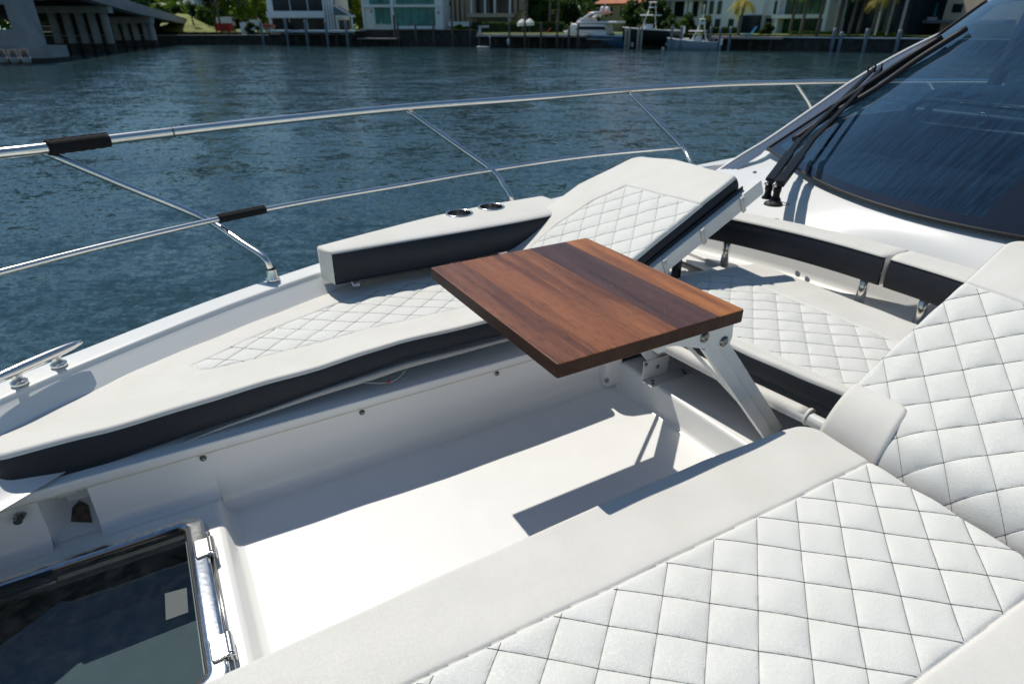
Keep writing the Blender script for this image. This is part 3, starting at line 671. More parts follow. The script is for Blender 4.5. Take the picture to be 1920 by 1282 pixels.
        SS, TT = np.meshgrid(S_, Tt); SS = SS[..., None]; TT = TT[..., None]
        Pg = (1-TT)*cb[None]+TT*cT[None]+(1-SS)*cl[:, None]+SS*cr[:, None]-((1-SS)*(1-TT)*b_[0]+SS*(1-TT)*b_[-1]+(1-SS)*TT*t_[0]+SS*TT*t_[-1])
        P = Pg.reshape(-1, 2)
        me = bpy.data.meshes.new('c'); fs = [(i*ns+j, i*ns+j+1, (i+1)*ns+j+1, (i+1)*ns+j) for i in range(ntt-1) for j in range(ns-1)]
        me.from_pydata([(p[0], p[1], 0) for p in P], [], fs)
        bm = bmesh.new(); bm.from_mesh(me)
        if s.quilt is not None:
            q = s.quilt
            for k in (s.seams if s.seams is not None else range(len(q))):
                a, c = q[k], q[(k+1) % len(q)]; e = c-a
                bmesh.ops.bisect_plane(bm, geom=bm.verts[:]+bm.edges[:]+bm.faces[:], plane_co=(a[0], a[1], 0), plane_no=(-e[1], e[0], 0), dist=1e-5)
                nn_ = np.array([-e[1], e[0]])/np.linalg.norm(e)
                for of_ in (-.008, -.004, .004, .008): bmesh.ops.bisect_plane(bm, geom=bm.verts[:]+bm.edges[:]+bm.faces[:], plane_co=(a[0]+nn_[0]*of_, a[1]+nn_[1]*of_, 0), plane_no=(-e[1], e[0], 0), dist=3e-4)
            mn, mx = s.quilt.min(0).copy(), s.quilt.max(0).copy(); lo, hi = P.min(0), P.max(0); mn = np.maximum(mn, lo); mx = np.minimum(mx, hi)
            for sg in (1, -1):
                for k in range(-40, 41):
                  for off in (0, -.0045, .0045):
                    f = [(y_-(s.ph[1]+off+k*KQ*SQ)) - sg*KQ*(x_-s.ph[0]) for x_ in (mn[0], mx[0]) for y_ in (mn[1], mx[1])]
                    if min(f) < 0 < max(f):
                        bmesh.ops.bisect_plane(bm, geom=bm.verts[:]+bm.edges[:]+bm.faces[:], plane_co=(s.ph[0], s.ph[1]+off+k*KQ*SQ, 0), plane_no=(-sg*KQ, 1, 0), dist=3e-4)
        bm.to_mesh(me); bm.free()
        n = len(me.vertices); co = np.empty(n*3); me.vertices.foreach_get('co', co); P2 = co.reshape(-1, 3)[:, :2].copy()
        W, h = s.height(P2)
        polys = [tuple(p.vertices) for p in me.polygons]; cen = np.array([P2[list(p)].mean(0) for p in polys])
        ins = s.inq(cen) if s.quilt is not None else np.zeros(len(polys), bool)
        V3 = [s.T(a, b, c) for (a, b), c in zip(W, h)]; o3 = Vector(org)
        objs = {}
        full = bpy.data.meshes.new('full'); full.from_pydata(V3, [], polys); full.update()
        nrm = [v.normal.copy() for v in full.vertices]
        if nrm[n//2].z < 0: polys = [tuple(reversed(p)) for p in polys]; nrm = [-x for x in nrm]
        for nm, mask, m in (('top_cover', ~ins, top_m), ('quilted_panel', ins, quilt_m)):
            fl = [p for p, k in zip(polys, mask) if k]
            if not fl: continue
            used = sorted({i for p in fl for i in p}); mp = {i: k for k, i in enumerate(used)}
            mm = bpy.data.meshes.new(nm); mm.from_pydata([tuple(Vector(V3[i])-o3) for i in used], [], [tuple(mp[i] for i in p) for p in fl])
            mm.materials.append(MATS[m]); mm.polygons.foreach_set('use_smooth', [True]*len(fl)); mm.update()
            mm.normals_split_custom_set_from_vertices([tuple(nrm[i]) for i in used])
            objs[nm] = link(nm, mm, rt)
        # side band
        loop = np.concatenate([s.samp(b_, S_), s.samp(r_, Tt)[1:], s.samp(t_, S_)[::-1][1:], s.samp(l_, Tt)[::-1][1:-1]])
        Wl, hl = s.height(loop); cen_ = Wl.mean(0)
        if hasattr(s, 'base'): base = s.base(loop)
        elif s.sag is not None: base = s.sag(loop)*.75
        else: base = np.zeros(len(loop))
        nl = len(loop); nx = np.roll(Wl, -1, 0)-np.roll(Wl, 1, 0); nn = np.stack([nx[:, 1], -nx[:, 0]], 1); nn /= np.maximum(np.linalg.norm(nn, axis=1), 1e-9)[:, None]
        rings = []
        for f, off in ((0, 0), (.03, .0012), (.12, s.sb*.6), (.35, s.sb), (.65, s.sb), (.9, s.sb*.5), (.985, -.002), (1, -.012)):
            z = hl*(1-f)+(-s.th+base)*f; q = Wl+nn*off
            rings.append([s.T(q[k][0], q[k][1], z[k]) for k in range(nl)]); rings[-1].append(rings[-1][0])
        b = B(); b.grid(rings); objs['side_panel'] = b.build('side_panel', side_m, rt, org)
        if getattr(s, 'pipe', 0):
            b = B(); b.tube([tuple(np.array(q_)+np.array([0, 0, .001])) for q_ in rings[0]], s.pipe, 6, cap=False); b.build('piping', side_m, rt, org)
        # underside
        b = B(); bt = rings[-1][:-1]; b.add(bt+[tuple(np.mean(bt, 0))], [(k, (k+1) % nl, nl) for k in range(nl)]); b.build('underside', side_m, rt, org)
        # stitching threads
        if s.quilt is not None and stitches:
            b = B(); mn = s.quilt.min(0); mx = s.quilt.max(0); Q = []; Dr = []
            for sg in (1, -1):
                dirv = np.array([1, sg*KQ]); dirv = dirv/np.linalg.norm(dirv)
                for k in range(-40, 41):
                    p0 = np.array([s.ph[0], s.ph[1]+k*KQ*SQ]); tt = np.arange(-3, 3, stitches if stitches is not True else .0065)
                    pp = p0+tt[:, None]*dirv; m = (pp[:, 0] > mn[0]) & (pp[:, 0] < mx[0]) & (pp[:, 1] > mn[1]) & (pp[:, 1] < mx[1])
                    pp = pp[m]
                    if len(pp): pp = pp[s.inq(pp)]
                    Q += list(pp); Dr += [dirv]*len(pp)
            Q = np.array(Q); Dr = np.array(Dr)
            ln = (.0029 if stitches is True else stitches*.46); wd = s.tw if hasattr(s, 'tw') else .0008
            A0 = Q-Dr*ln; A1 = Q+Dr*ln; W0, h0 = s.height(A0); W1, h1 = s.height(A1); Nn = np.stack([-Dr[:, 1], Dr[:, 0]], 1)*wd
            # drop threads that fall outside the cushion
            dmin = np.min([s.pdist(Q, p)[0] for p in s.sd], 0)
            dse = np.min([s.pdist(Q, np.array([s.quilt[k_], s.quilt[(k_+1) % len(s.quilt)]]))[0] for k_ in (s.seams if s.seams is not None else range(len(s.quilt)))], 0)
            poly = np.concatenate(s.sd[:1]+[s.sd[1], s.sd[2][::-1], s.sd[3][::-1]])
            def inside(p):
                c = False; x, y = p
                for i in range(len(poly)):
                    x1, y1 = poly[i]; x2, y2 = poly[i-1]
                    if (y1 > y) != (y2 > y) and x < (x2-x1)*(y-y1)/(y2-y1+1e-12)+x1: c = not c
                return c
            for k in range(len(Q)):
                if dmin[k] < .006 or dse[k] < .004 or not inside(Q[k]): continue
                up = .0030; c = []
                for (w_, hh) in ((W0[k], h0[k]), (W1[k], h1[k])):
                    for sg in (-1, 1): c.append(s.T(w_[0]+sg*Nn[k][0], w_[1]+sg*Nn[k][1], hh-.001))
                    for sg in (-1, 1): c.append(s.T(w_[0]+sg*Nn[k][0]*.6, w_[1]+sg*Nn[k][1]*.6, hh+up*.6))
                b.add(c, [(2, 3, 7, 6), (0, 2, 6, 4), (3, 1, 5, 7), (0, 1, 3, 2), (4, 6, 7, 5)])
            so_ = b.build('stitching', thread_m, rt, org, fixn=False); so_['kind'] = 'stuff'
        return objs
def flat(z0): return lambda a, b, h: (a, b, z0+h)
def incl(u0, z0, ang):
    c_, s_ = math.cos(R(ang)), math.sin(R(ang))
    return lambda a, b, h: (u0+a*c_-h*s_, b, z0+a*s_+h*c_)

# near (starboard) seat cushion -- plane coords a=u, b=v ; inner edge is the "top" side
t = root('bench_cushion', (.6, .5, 1.80), 'large nearest seat cushion with bold diamond quilting and a cream band', 'cushion', 'boat lounge cushions')
c = Cushion([[(-.75, .72), (-.4, .60), (0, .42), (.3, .28), (.6, .16), (1.0, .06), (1.53, .02)], [(1.53, .02), (1.545, .66), (1.555, .862), (1.53, .898)] if False else [(1.525, .02), (1.535, .4), (1.545, .68), (1.556, .885)],
             [(-.75, .90), (-.154, .908), (.44, .917), (.8, .924), (1.15, .921), (1.45, .903), (1.556, .885)], [(-.75, .72), (-.75, .90)]],
            flat(1.92), r=.011, Rc=[.03, .055, .03, .03], th=.115, quilt=[(-.2, .722), (-.2, .40), (.0, .36), (.3, .31), (.7, .262), (1.0, .247), (1.56, .238), (1.56, .683)], seams=[7, 4, 5], step=.0065, A=.0072)
# order polygon so that seam edges are: 7 -> top line, 4,5 -> lower line
c.quilt = np.array([(-.2, .722), (-.2, .36), (.3, .31), (.7, .262), (.99, .250), (1.6, .234), (1.6, .680)]); c.seams = [2, 3, 4, 6]
c.sag = lambda P: .003*np.sin(P[:, 0]*5)*np.exp(-((P[:, 1]-.80)/.12)**2)
c.pipe = .0022; c.tw = .0006
c.build(t, (.6, .5, 1.80))

# starboard recliner, hinge at the aft end of the near cushion
t = root('reclined_cushion', (1.56, .45, 1.80), 'tilted quilted backrest cushion at the right edge with a plain corner patch', 'cushion', 'boat lounge cushions')
c = Cushion([[(0, .02), (.96, -.02)], [(.96, -.02), (.965, .868)], [(0, .872), (.4, .878), (.96, .868)], [(0, .02), (0, .872)]],
            incl(1.552, 1.925, 28), r=.015, Rc=[.02, .05, .02, .02], th=.085, quilt=[(-.02, -.2), (.69, -.2), (.722, .90), (.205, .90), (.198, .700), (.0, .672)], seams=[1], A=.0085, step=.0065, phase=(.395, .681))
c.quilt = np.array([(-.05, -.2), (.66, -.2), (.705, .68), (.722, .95), (-.05, .95)]); c.seams = [1, 2]
c.drop = {3: (.17, .080)}
c.pipe = .0022; c.tw = .0006
c.build(t, (1.56, .45, 1.80))
# plain corner patch sewn on at the hinge end
def corner_patch(cu, rt, org):
    aa = np.linspace(.004, .198, 30); bb = np.linspace(.683, .8715, 30); G = np.array([[(a, b) for a in aa] for b in bb])
    # trim slanted inner edge
    for i in range(30):
        for j in range(30):
            a, b = G[i, j]; lo = .678+.022*(a/.2); f = (b-.683)/(.8715-.683); G[i, j, 1] = lo+f*(.8715-lo)
            
    P = G.reshape(-1, 2); q = cu.quilt; cu.quilt = None; W, h = cu.height(P); cu.quilt = q
    rr_ = .018; dx = np.minimum(P[:, 0]-.0, .198-P[:, 0]); dy = P[:, 1]-(.678+.022*P[:, 0]/.2)
    d = np.minimum(np.where(P[:, 0] > .1, .198-P[:, 0], 1), dy)
    # round the outer corner
    hx = np.clip((.03-(.198-P[:, 0]))/.03, 0, 1); hy = np.clip((.03-dy)/.03, 0, 1); k = hx*hy
    W = W+np.stack([-hx*k*.009, hy*k*.009], 1)
    h = h+.0125-.010*np.exp(-np.maximum(d, 0)/.004)+.001
    b = B(); rows_ = [[cu.T(*W[i*30+j], h[i*30+j]) for j in range(30)] for i in range(30)]; b.grid(rows_)
    b.build('corner_patch', 'vinyl_cream', rt, org)
corner_patch(c, t, (1.56, .45, 1.80))

# port seat cushion
t = root('bench_cushion', (.4, 2.2, 1.80), 'long far seat cushion with dark side and loose zipper, left of the table', 'cushion', 'boat lounge cushions')
lift = lambda a: np.interp(a, [-.6, -.31, 0, .17, .36, .52, .66, .88, 1.1, 1.6], [0, 0, .017, .027, .034, .048, .057, .056, .053, .04])
liftb = lambda a: np.interp(a, [-.6, -.34, -.02, .155, .343, .525, .67, .88, 1.12, 1.6], [0, 0, .034, .045, .065, .083, .099, .097, .094, .08])
c = Cushion([[(-.61, 1.985), (-.3, 1.985), (.2, 1.987), (.7, 1.99), (1.1, 1.99), (1.49, 1.99)], [(1.49, 1.99), (1.50, 2.80)],
             [(-.585, 2.165), (-.313, 2.315), (.052, 2.487), (.533, 2.70), (.784, 2.78), (1.15, 2.79), (1.50, 2.80)], [(-.61, 1.985), (-.60, 2.08), (-.585, 2.165)]],
            flat(1.884), r=.016, Rc=[.03, .03, .06, .05], th=.126, A=.0065, step=.010, phase=(1.244, .605))
c.quilt = np.array([(-.037, 2.283), (-.021, 2.221), (.052, 2.207), (1.6, 2.213), (1.6, 2.64), (1.045, 2.64), (.752, 2.633), (.512, 2.539), (.261, 2.44), (.094, 2.346)]); c.seams = [0, 1, 2, 4, 5, 6, 7, 8, 9]
c.sag = lambda P: lift(P[:, 0])*np.exp(-np.clip(P[:, 1]-1.99, 0, 1)/.30)
c.base = lambda P: liftb(P[:, 0])*np.exp(-np.clip(P[:, 1]-1.99, 0, 1)/.30)
c.tw = .0006
obs = c.build(t, (.4, 2.2, 1.80), top_m='vinyl_far_cream', thread_m='thread_grey', stitches=.02)
# zipper tape that has slipped out under the lifted front edge
def zipper():
    ctl = [(300, 848, .0025), (405, 806, .004), (500, 772, .006), (600, 737, .0095), (690, 708, .0125), (760, 685, .012), (850, 662, .010), (950, 636, .007), (1010, 622, .006)]
    P_ = [PV(x, y, 1.984) for x, y, _ in ctl]; sp = smoothpath([(p[0], p[2], k[2]) for p, k in zip(P_, ctl)], 15); pts = [((q[0], 1.984, q[1]), q[2]) for q in sp]
    b = B(); b.tube([p for p, _ in pts], [r for _, r in pts], 10); z_ = b.build('zipper', 'zip_tape', t, (.4, 2.2, 1.80))
    # ribs of the gathered piping
    b = B()
    us_ = [p[0][0] for p in pts]; zs_ = [p[0][2] for p in pts]; rs_ = [p[1] for p in pts]
    for k in range(210):
        a = .03+k*.0058; p = (a, 1.984, float(np.interp(a, us_, zs_))); r_ = float(np.interp(a, us_, rs_))
        b.tube([(a, p[1], p[2]), (a+.0028, p[1], p[2])], r_+.0012, 8, cap=True, smooth=False)
    o = b.build('gathered_rib', 'zip_tape', t, (.4, 2.2, 1.80)); o['kind'] = 'stuff'
    q0 = PV(682, 717, 1.972); q1 = PV(722, 718, 1.962); q2 = PV(745, 710, 1.962); q3 = PV(760, 694, 1.970)
    b = B(); b.tube(smoothpath([q0, q1, q2, q3], 6), .0016, 6); b.build('pull_cord', 'zip_tape', t, (.4, 2.2, 1.80))
    q = Vector(PV(728, 716, 1.961)); b = B(); b.bar(q+Vector((-.006, 0, -.002)), q+Vector((.008, 0, .002)), .006, .006); b.build('pull_tab', 'red_tag', t, (.4, 2.2, 1.80), bevel=.001)
zipper()

# port recliner
t = root('reclined_cushion', (1.5, 2.35, 1.85), 'raised white backrest cushion with dark edge and silver support frame, behind the wooden table', 'cushion', 'boat lounge cushions')
Tp = incl(1.50, 1.935, 27)
c = Cushion([[(0, 1.965), (.4, 1.98), (.965, 1.985)], [(.965, 1.985), (.975, 2.4), (.93, 2.66)], [(.0, 2.705), (.12, 2.765), (.3, 2.80), (.60, 2.79), (.93, 2.66)], [(0, 1.965), (0, 2.705)]],
            Tp, r=.016, Rc=[.02, .045, .06, .05], th=.075, A=.0065, step=.010, phase=(.69, 2.353))
c.quilt = np.array([(.02, 2.50), (.02, 1.9), (.735, 1.9), (.725, 2.02), (.695, 2.487), (.52, 2.565), (.30, 2.592), (.12, 2.57)]); c.seams = [0, 2, 3, 4, 5, 6, 7]
c.tw = .0006
c.build(t, (1.5, 2.35, 1.85), top_m='vinyl_far_cream', thread_m='thread_grey', stitches=.02)
# frame: edge angle strips, cross straps, strut
def frame_rec():
    b = B()
    pa = [Tp(.30, 1.955, -.085), Tp(1.07, 1.955, -.085)]
    b.prism([Tp(.15, 1.985, -.080), Tp(1.06, 1.985, -.080), Tp(1.06, 1.985, -.155), Tp(.15, 1.985, -.155)], (0, -.045, 0)); f = b.build('support_frame', 'painted_aluminium', t, (1.5, 2.35, 1.85), bevel=.004)
    for a in (.42, .66, .92):
        b = B(); b.tube([Tp(a-.006, 1.932, -.078), Tp(a-.010, 1.932, -.158)], .006, 8); b.tube([Tp(a+.006, 1.932, -.078), Tp(a+.002, 1.932, -.158)], .005, 8); b.build('seam_cord', 'vinyl_cream', f, (1.5, 2.35, 1.85)) 
    b = B(); b.bar(Tp(.15, 2.65, -.11), Tp(1.0, 2.65, -.11), .05, .04); b.build('support_bar', 'painted_aluminium', t, (1.5, 2.35, 1.85), bevel=.004)
    b = B(); b.bar(Tp(.62, 2.05, -.12), (2.12, 2.05, 1.80), .05, .018); b.build('strut', 'steel_dark', t, (1.5, 2.35, 1.85), bevel=.003)
    b = B(); b.bar(Tp(.62, 2.55, -.12), (2.12, 2.55, 1.80), .05, .018); b.build('strut', 'steel_dark', t, (1.5, 2.35, 1.85), bevel=.003)
    # scalloped dark under-flap
    b = B(); n = 60; top = []; bot = []
    for k in range(n+1):
        a = .12+.85*k/n; top.append(Tp(a, 1.968, -.06)); bot.append(Tp(a, 1.972, -.092-.010*abs(math.sin(k*.42))))
    b.grid([top, bot]); b.build('under_flap', 'vinyl_dark', t, (1.5, 2.35, 1.85), solid=.004)
frame_rec()

# cross bench cushion
t = root('bench_cushion', (2.15, 1.2, 1.82), 'white quilted cross bench cushion between the two raised backrests, shaded by the port one', 'cushion', 'boat lounge cushions')
c = Cushion([[(1.86, .30), (2.56, .28)], [(2.56, .28), (2.545, 1.16), (2.572, 1.93)], [(1.70, 2.02), (2.572, 1.955)], [(1.86, .30), (1.812, .93), (1.757, 1.32), (1.70, 2.02)]],
            flat(1.92), r=.018, Rc=[.03, .03, .10, .05], th=.085, A=.0065, step=.010, phase=(2.084, 1.427))
c.quilt = np.array([(1.90, .2), (2.318, .2), (2.327, 1.9), (2.18, 1.93), (1.82, 1.75), (1.806, 1.415), (1.851, .965)]); c.seams = [1, 2, 3, 4, 5, 6]; c.tw = .0006
c.build(t, (2.15, 1.2, 1.82), top_m='vinyl_far_cream', thread_m='thread_grey', stitches=.02)
# frame beam under its front edge (padded sleeve tubes)
b = B(); pts = [(1.80, .55, 1.792), (1.775, .95, 1.790), (1.745, 1.32, 1.788), (1.70, 1.93, 1.788)]
b.tube(smoothpath(pts, 6), .024, 14); fr = b.build('bench_beam', 'painted_aluminium', None, (1.75, 1.3, 1.79)); tag(fr, 'round white support beam under the front edge of the cross bench cushion', 'beam')
b = B(); sl_ = smoothpath([(1.777, 1.02, 1.790), (1.745, 1.32, 1.788), (1.70, 1.93, 1.788)], 8); b.tube(sl_, .029, 14)
o = b.build('padded_sleeve', 'vinyl_cream', None, (1.75, 1.3, 1.75)); tag(o, 'cream padded sleeve wrapped round the beam below the cross bench', 'sleeve')
b = B(); b.tube([(1.778, 1.012, 1.79), (1.777, 1.022, 1.79)], .033, 16); b.build('end_piping', 'vinyl_cream', o, (1.75, 1.3, 1.75))
b = B(); b.bar((1.95, .5, 1.81), (1.92, 1.93, 1.81), .05, .035); b.bar((2.4, .5, 1.81), (2.4, 1.93, 1.81), .05, .035)
yp(b, 'bench_bearer', 'painted_aluminium', .003)

# backrest pads
def pad(name, label, front, back, z0, z1, holes=()):
    """front/back: polylines (u,v) of face and rear edge; top cover pale, front dark"""
    org = (front[0][0], front[0][1], z0)
    rt = root(name, org, label, 'backrest', 'low backrest pads round the lounge')
    q_ = 48 if holes else 8
    F_ = smoothpath([(a, b_, 0) for a, b_ in front], q_); K = smoothpath([(a, b_, 0) for a, b_ in back], q_)
    n = len(F_); r_ = .014
    def rows_of(tt, hh): return [(F_[i][0]+(K[i][0]-F_[i][0])*tt, F_[i][1]+(K[i][1]-F_[i][1])*tt, hh) for i in range(n)]
    prof = [(0, z1-r_), (.012, z1-r_*.45), (.05, z1-.002), *[(x_, z1+.002+.004*math.sin(math.pi*(x_-.1)/.8)) for x_ in np.linspace(.12, .88, 34)], (.96, z1-.004), (1.0, z1-r_*1.1), (1.0, z0+.01), (.97, z0)]
    g = [rows_of(t_, h_) for t_, h_ in prof]
    b = B(); b.grid(g)
    if holes:
        keep = []
        for f in b.f:
            c_ = np.mean([b.v[i] for i in f], 0)
            keep.append(not any(math.hypot(c_[0]-h[0], c_[1]-h[1]) < h[2] and c_[2] > z1-.02 for h in holes))
        b.f = [f for f, k in zip(b.f, keep) if k]; b.sm = [True]*len(b.f)
    # pale end caps
    for e in (0, n-1):
        pr = [g[k][e] for k in range(len(g))]+[(F_[e][0]+(K[e][0]-F_[e][0])*.03, F_[e][1]+(K[e][1]-F_[e][1])*.03, z0)]
        cx = tuple(np.mean(pr, 0)); out = (F_[e][0]-F_[1 if e == 0 else n-2][0], F_[e][1]-F_[1 if e == 0 else n-2][1]); L = math.hypot(*out)
        mid = [tuple(.5*np.array(p)+.5*np.array(cx)+np.array([out[0]/L*.012, out[1]/L*.012, 0])) for p in pr]; cxx = tuple(np.array(cx)+np.array([out[0]/L*.014, out[1]/L*.014, 0]))
        b.add(pr+mid+[cxx], [(i, (i+1) % len(pr), len(pr)+(i+1) % len(pr), len(pr)+i) for i in range(len(pr))]+[(len(pr)+i, len(pr)+(i+1) % len(pr), 2*len(pr)) for i in range(len(pr))], True)
    tc_ = b.build('top_cover', 'vinyl_far_cream', rt, org)
    b = B(); b.grid([rows_of(-.0, z1-r_), rows_of(-.045, z1-r_-.02), rows_of(-.06, (z0+z1)/2), rows_of(-.045, z0+.016), rows_of(0, z0), rows_of(.97, z0-.001)]); b.build('front_panel', 'vinyl_dark', rt, org)
    b = B(); b.tube(rows_of(-.004, z1-r_+.001), .0022, 6); b.build('piping', 'vinyl_dark', rt, org)
    return rt, org
# port armrest with cup holders (plan narrows to its forward end)
fr_ = [(.605, 2.652), (.9, 2.658), (1.2, 2.66), (1.6, 2.67), (1.95, 2.70)]
bk_ = [(.572, 2.775), (.9, 2.885), (1.25, 2.985), (1.6, 3.04), (1.95, 3.06)]
rt, org = pad('backrest_pad', 'long port armrest pad with dark inner face and two steel cup holders', fr_, bk_, 1.945, 2.100, [(*PZ(861, 401, 2.104)[:2], .067), (*PZ(921, 389, 2.104)[:2], .067)])
for px, py in ((861, 401), (921, 389)):
    q = PZ(px, py, 2.104); b = B(); k = 1.02
    b.lathe((q[0], q[1], 2.107), [(.073*k, -.004), (.073*k, .0025), (.067*k, .0045), (.063*k, .003), (.062*k, -.002), (.061*k, -.09)], 36)
    ch = b.build('cup_holder', 'chrome', None, (q[0], q[1], 2.02)); tag(ch, 'steel cup holder nearer the bow in the port armrest' if px < 900 else 'steel cup holder farther aft in the port armrest, nearer the raised backrest', 'cup holder', 'cup holders sunk in the armrest')
    b = B(); b.lathe((q[0], q[1], 2.1085), [(.0605*k, 0), (.0605*k, -.07), (.0002, -.07)], 36); b.build('liner', 'cup_steel', ch, (q[0], q[1], 2.02))
# aft pads
pad('backrest_pad', 'longer aft backrest pad below the windshield, between the raised cushion and the seam', [(2.42, 2.42), (2.53, 2.15), (2.61, 1.85), (2.648, 1.6), (2.660, 1.375)], [(2.52, 2.50), (2.655, 2.22), (2.755, 1.88), (2.81, 1.61), (2.828, 1.375)], 1.975, 2.112)
pad('backrest_pad', 'shorter aft backrest pad right of the seam, running behind the near raised cushion', [(2.660, 1.352), (2.655, 1.1), (2.62, .8), (2.55, .5)], [(2.828, 1.352), (2.825, 1.1), (2.78, .78), (2.70, .45)], 1.975, 2.112)

# ================================================================ TABLE
wood('teak_red', (.19, .062, .021), (.35, .128, .046), .62, .3)
wood('teak_mid', (.225, .076, .025), (.385, .148, .052), .62, 2.1)
wood('teak_orange', (.35, .118, .028), (.51, .195, .050), .66, 4.4)
wood('teak_dark', (.075, .031, .021), (.12, .051, .034), .7, 6.2)
wood('teak_side', (.14, .050, .022), (.32, .120, .050), .55, 8.3)
te_ = wood('teak_shaded_edge', (.030, .010, .005), (.072, .024, .010), .8, 1.3); te_.node_tree.nodes['Principled BSDF'].inputs['Specular IOR Level'].default_value = .25; te_.node_tree.nodes['Principled BSDF'].inputs['Roughness'].default_value = .5  # table side faces: darker end grain, with their shade also painted in
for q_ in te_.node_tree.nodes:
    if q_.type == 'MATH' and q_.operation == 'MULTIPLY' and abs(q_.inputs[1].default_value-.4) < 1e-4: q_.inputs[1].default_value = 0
tab = root('folding_table', (1.09, 1.48, 1.60), 'brown wooden table top on white folding brackets standing over the lounge well', 'table'); TO = (1.09, 1.48, 1.60)
X0, X1, Y0, Y1, ZT, TH_ = .760, 1.426, 1.090, 1.882, 2.25, .042
bm = bmesh.new(); bmesh.ops.create_cube(bm, size=1)
for v in bm.verts: v.co = Vector((X0+(X1-X0)*(v.co.x+.5), Y0+(Y1-Y0)*(v.co.y+.5), ZT-TH_+TH_*(v.co.z+.5)))
bmesh.ops.bevel(bm, geom=[e for e in bm.edges if abs(e.verts[0].co.z-e.verts[1].co.z) > .01], offset=.008, segments=4, affect='EDGES', profile=.5)
bmesh.ops.bevel(bm, geom=[e for e in bm.edges if abs(e.verts[0].co.z-e.verts[1].co.z) < 1e-5 and (len(e.link_faces) == 2 and abs(e.link_faces[0].normal.z-e.link_faces[1].normal.z) > .5)], offset=.0035, segments=3, affect='EDGES', profile=.5)
slab = bm
for x0, x1, m in ((X0-.01, .875, 'teak_side'), (.875, 1.030, 'teak_red'), (1.030, 1.160, 'teak_mid'), (1.160, 1.321, 'teak_dark'), (1.321, X1+.01, 'teak_orange')):
    q = slab.copy(); g = .00018
    for co, no in (((x0+g, 0, 0), (-1, 0, 0)), ((x1-g, 0, 0), (1, 0, 0))):
        r_ = bmesh.ops.bisect_plane(q, geom=q.verts[:]+q.edges[:]+q.faces[:], plane_co=co, plane_no=no, clear_outer=True, dist=1e-6)
        eds = [e for e in r_['geom_cut'] if isinstance(e, bmesh.types.BMEdge)]
        if eds: bmesh.ops.contextual_create(q, geom=eds)
    for v in q.verts: v.co -= Vector(TO)
    me = bpy.data.meshes.new('plank'); q.to_mesh(me); q.free(); me.materials.append(MATS[m]); me.materials.append(MATS['teak_shaded_edge'])
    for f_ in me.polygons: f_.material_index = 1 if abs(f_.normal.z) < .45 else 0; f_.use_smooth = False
    link('plank', me, tab)
slab.free()
def tp(b, name, m='painted_aluminium', bevel=0, parent=None, **k): return b.build(name, m, parent or tab, TO, bevel=bevel, **k)
for v, sg in ((1.115, -1), (1.715, 1)):
    b = B(); b.prism([(1.02, v, 2.207), (1.418, v, 2.207), (1.425, v, 2.150), (1.415, v, 2.113), (1.30, v, 2.140), (1.188, v, 2.178), (1.08, v, 2.20)], (0, .004, 0))
    b.box(1.02, 1.418, v, v+.05, 2.203, 2.2075)
    br = tp(b, 'side_bracket', bevel=.0015)
    for u, z in ((1.300, 2.178), (1.388, 2.142)):
        b = B(); b.lathe((u, v, z), [(.0175, .0), (.0175, .003), (.013, .004), (.0125, .007), (.006, .0075), (.0055, .004), (.0002, .004)], 20, (0, -1, 0)); tp(b, 'bolt', 'steel_dark', parent=br)
    # twin leg channels
    top = Vector((1.365, v+.010, 2.135)); bot = Vector((1.79, v+.010, 1.635)); d = (bot-top).normalized(); s_ = Vector((-d.z, 0, d.x))
    for k, dv in ((0, 0), (1, .006)):
        o0 = s_*(-.042+.043*k); b = B()
        pl_ = [top+o0-d*.02, top+o0+s_*.042-d*.02, bot+o0+s_*.042, bot+o0]
        pl_ = [(p.x, v+.010+dv, p.z) for p in pl_]
        b.prism(pl_, (0, .022, 0)); tp(b, 'leg', bevel=.002)
    b = B(); b.bar(top+Vector((-.08, .09, .02)), bot+Vector((-.04, .09, .05)), .012, .010); tp(b, 'gas_strut', bevel=.001)
    # foot bracket
    fv = v-.03
    b = B(); b.box(1.655, 1.895, fv-.028, fv+.040, 1.6005, 1.606); b.box(1.655, 1.80, fv+.036, fv+.041, 1.606, 1.70 if v > 1.5 else 1.62); fb = tp(b, 'foot_plate', bevel=.002)
    for u, dv in ((1.680, -.006), (1.695, .012), (1.862, -.010), (1.875, .012)):
        b = B(); b.lathe((u, fv+dv, 1.606), [(.0085, 0), (.008, .003), (.005, .0045), (.0002, .0045)], 12); tp(b, 'bolt', 'steel_dark', parent=fb)
    for u, z in (((1.665, 1.685), (1.735, 1.655)) if v > 1.5 else ()):
        b = B(); b.lathe((u, v+.008, z), [(.010, .0), (.010, .004), (.006, .008), (.0002, .008)], 14, (0, -1, 0)); tp(b, 'bolt', 'steel_dark', parent=fb)
b = B(); b.bar((1.15, 1.13, 2.17), (1.15, 1.73, 2.17), .03, .02); tp(b, 'cross_bar', bevel=.002)

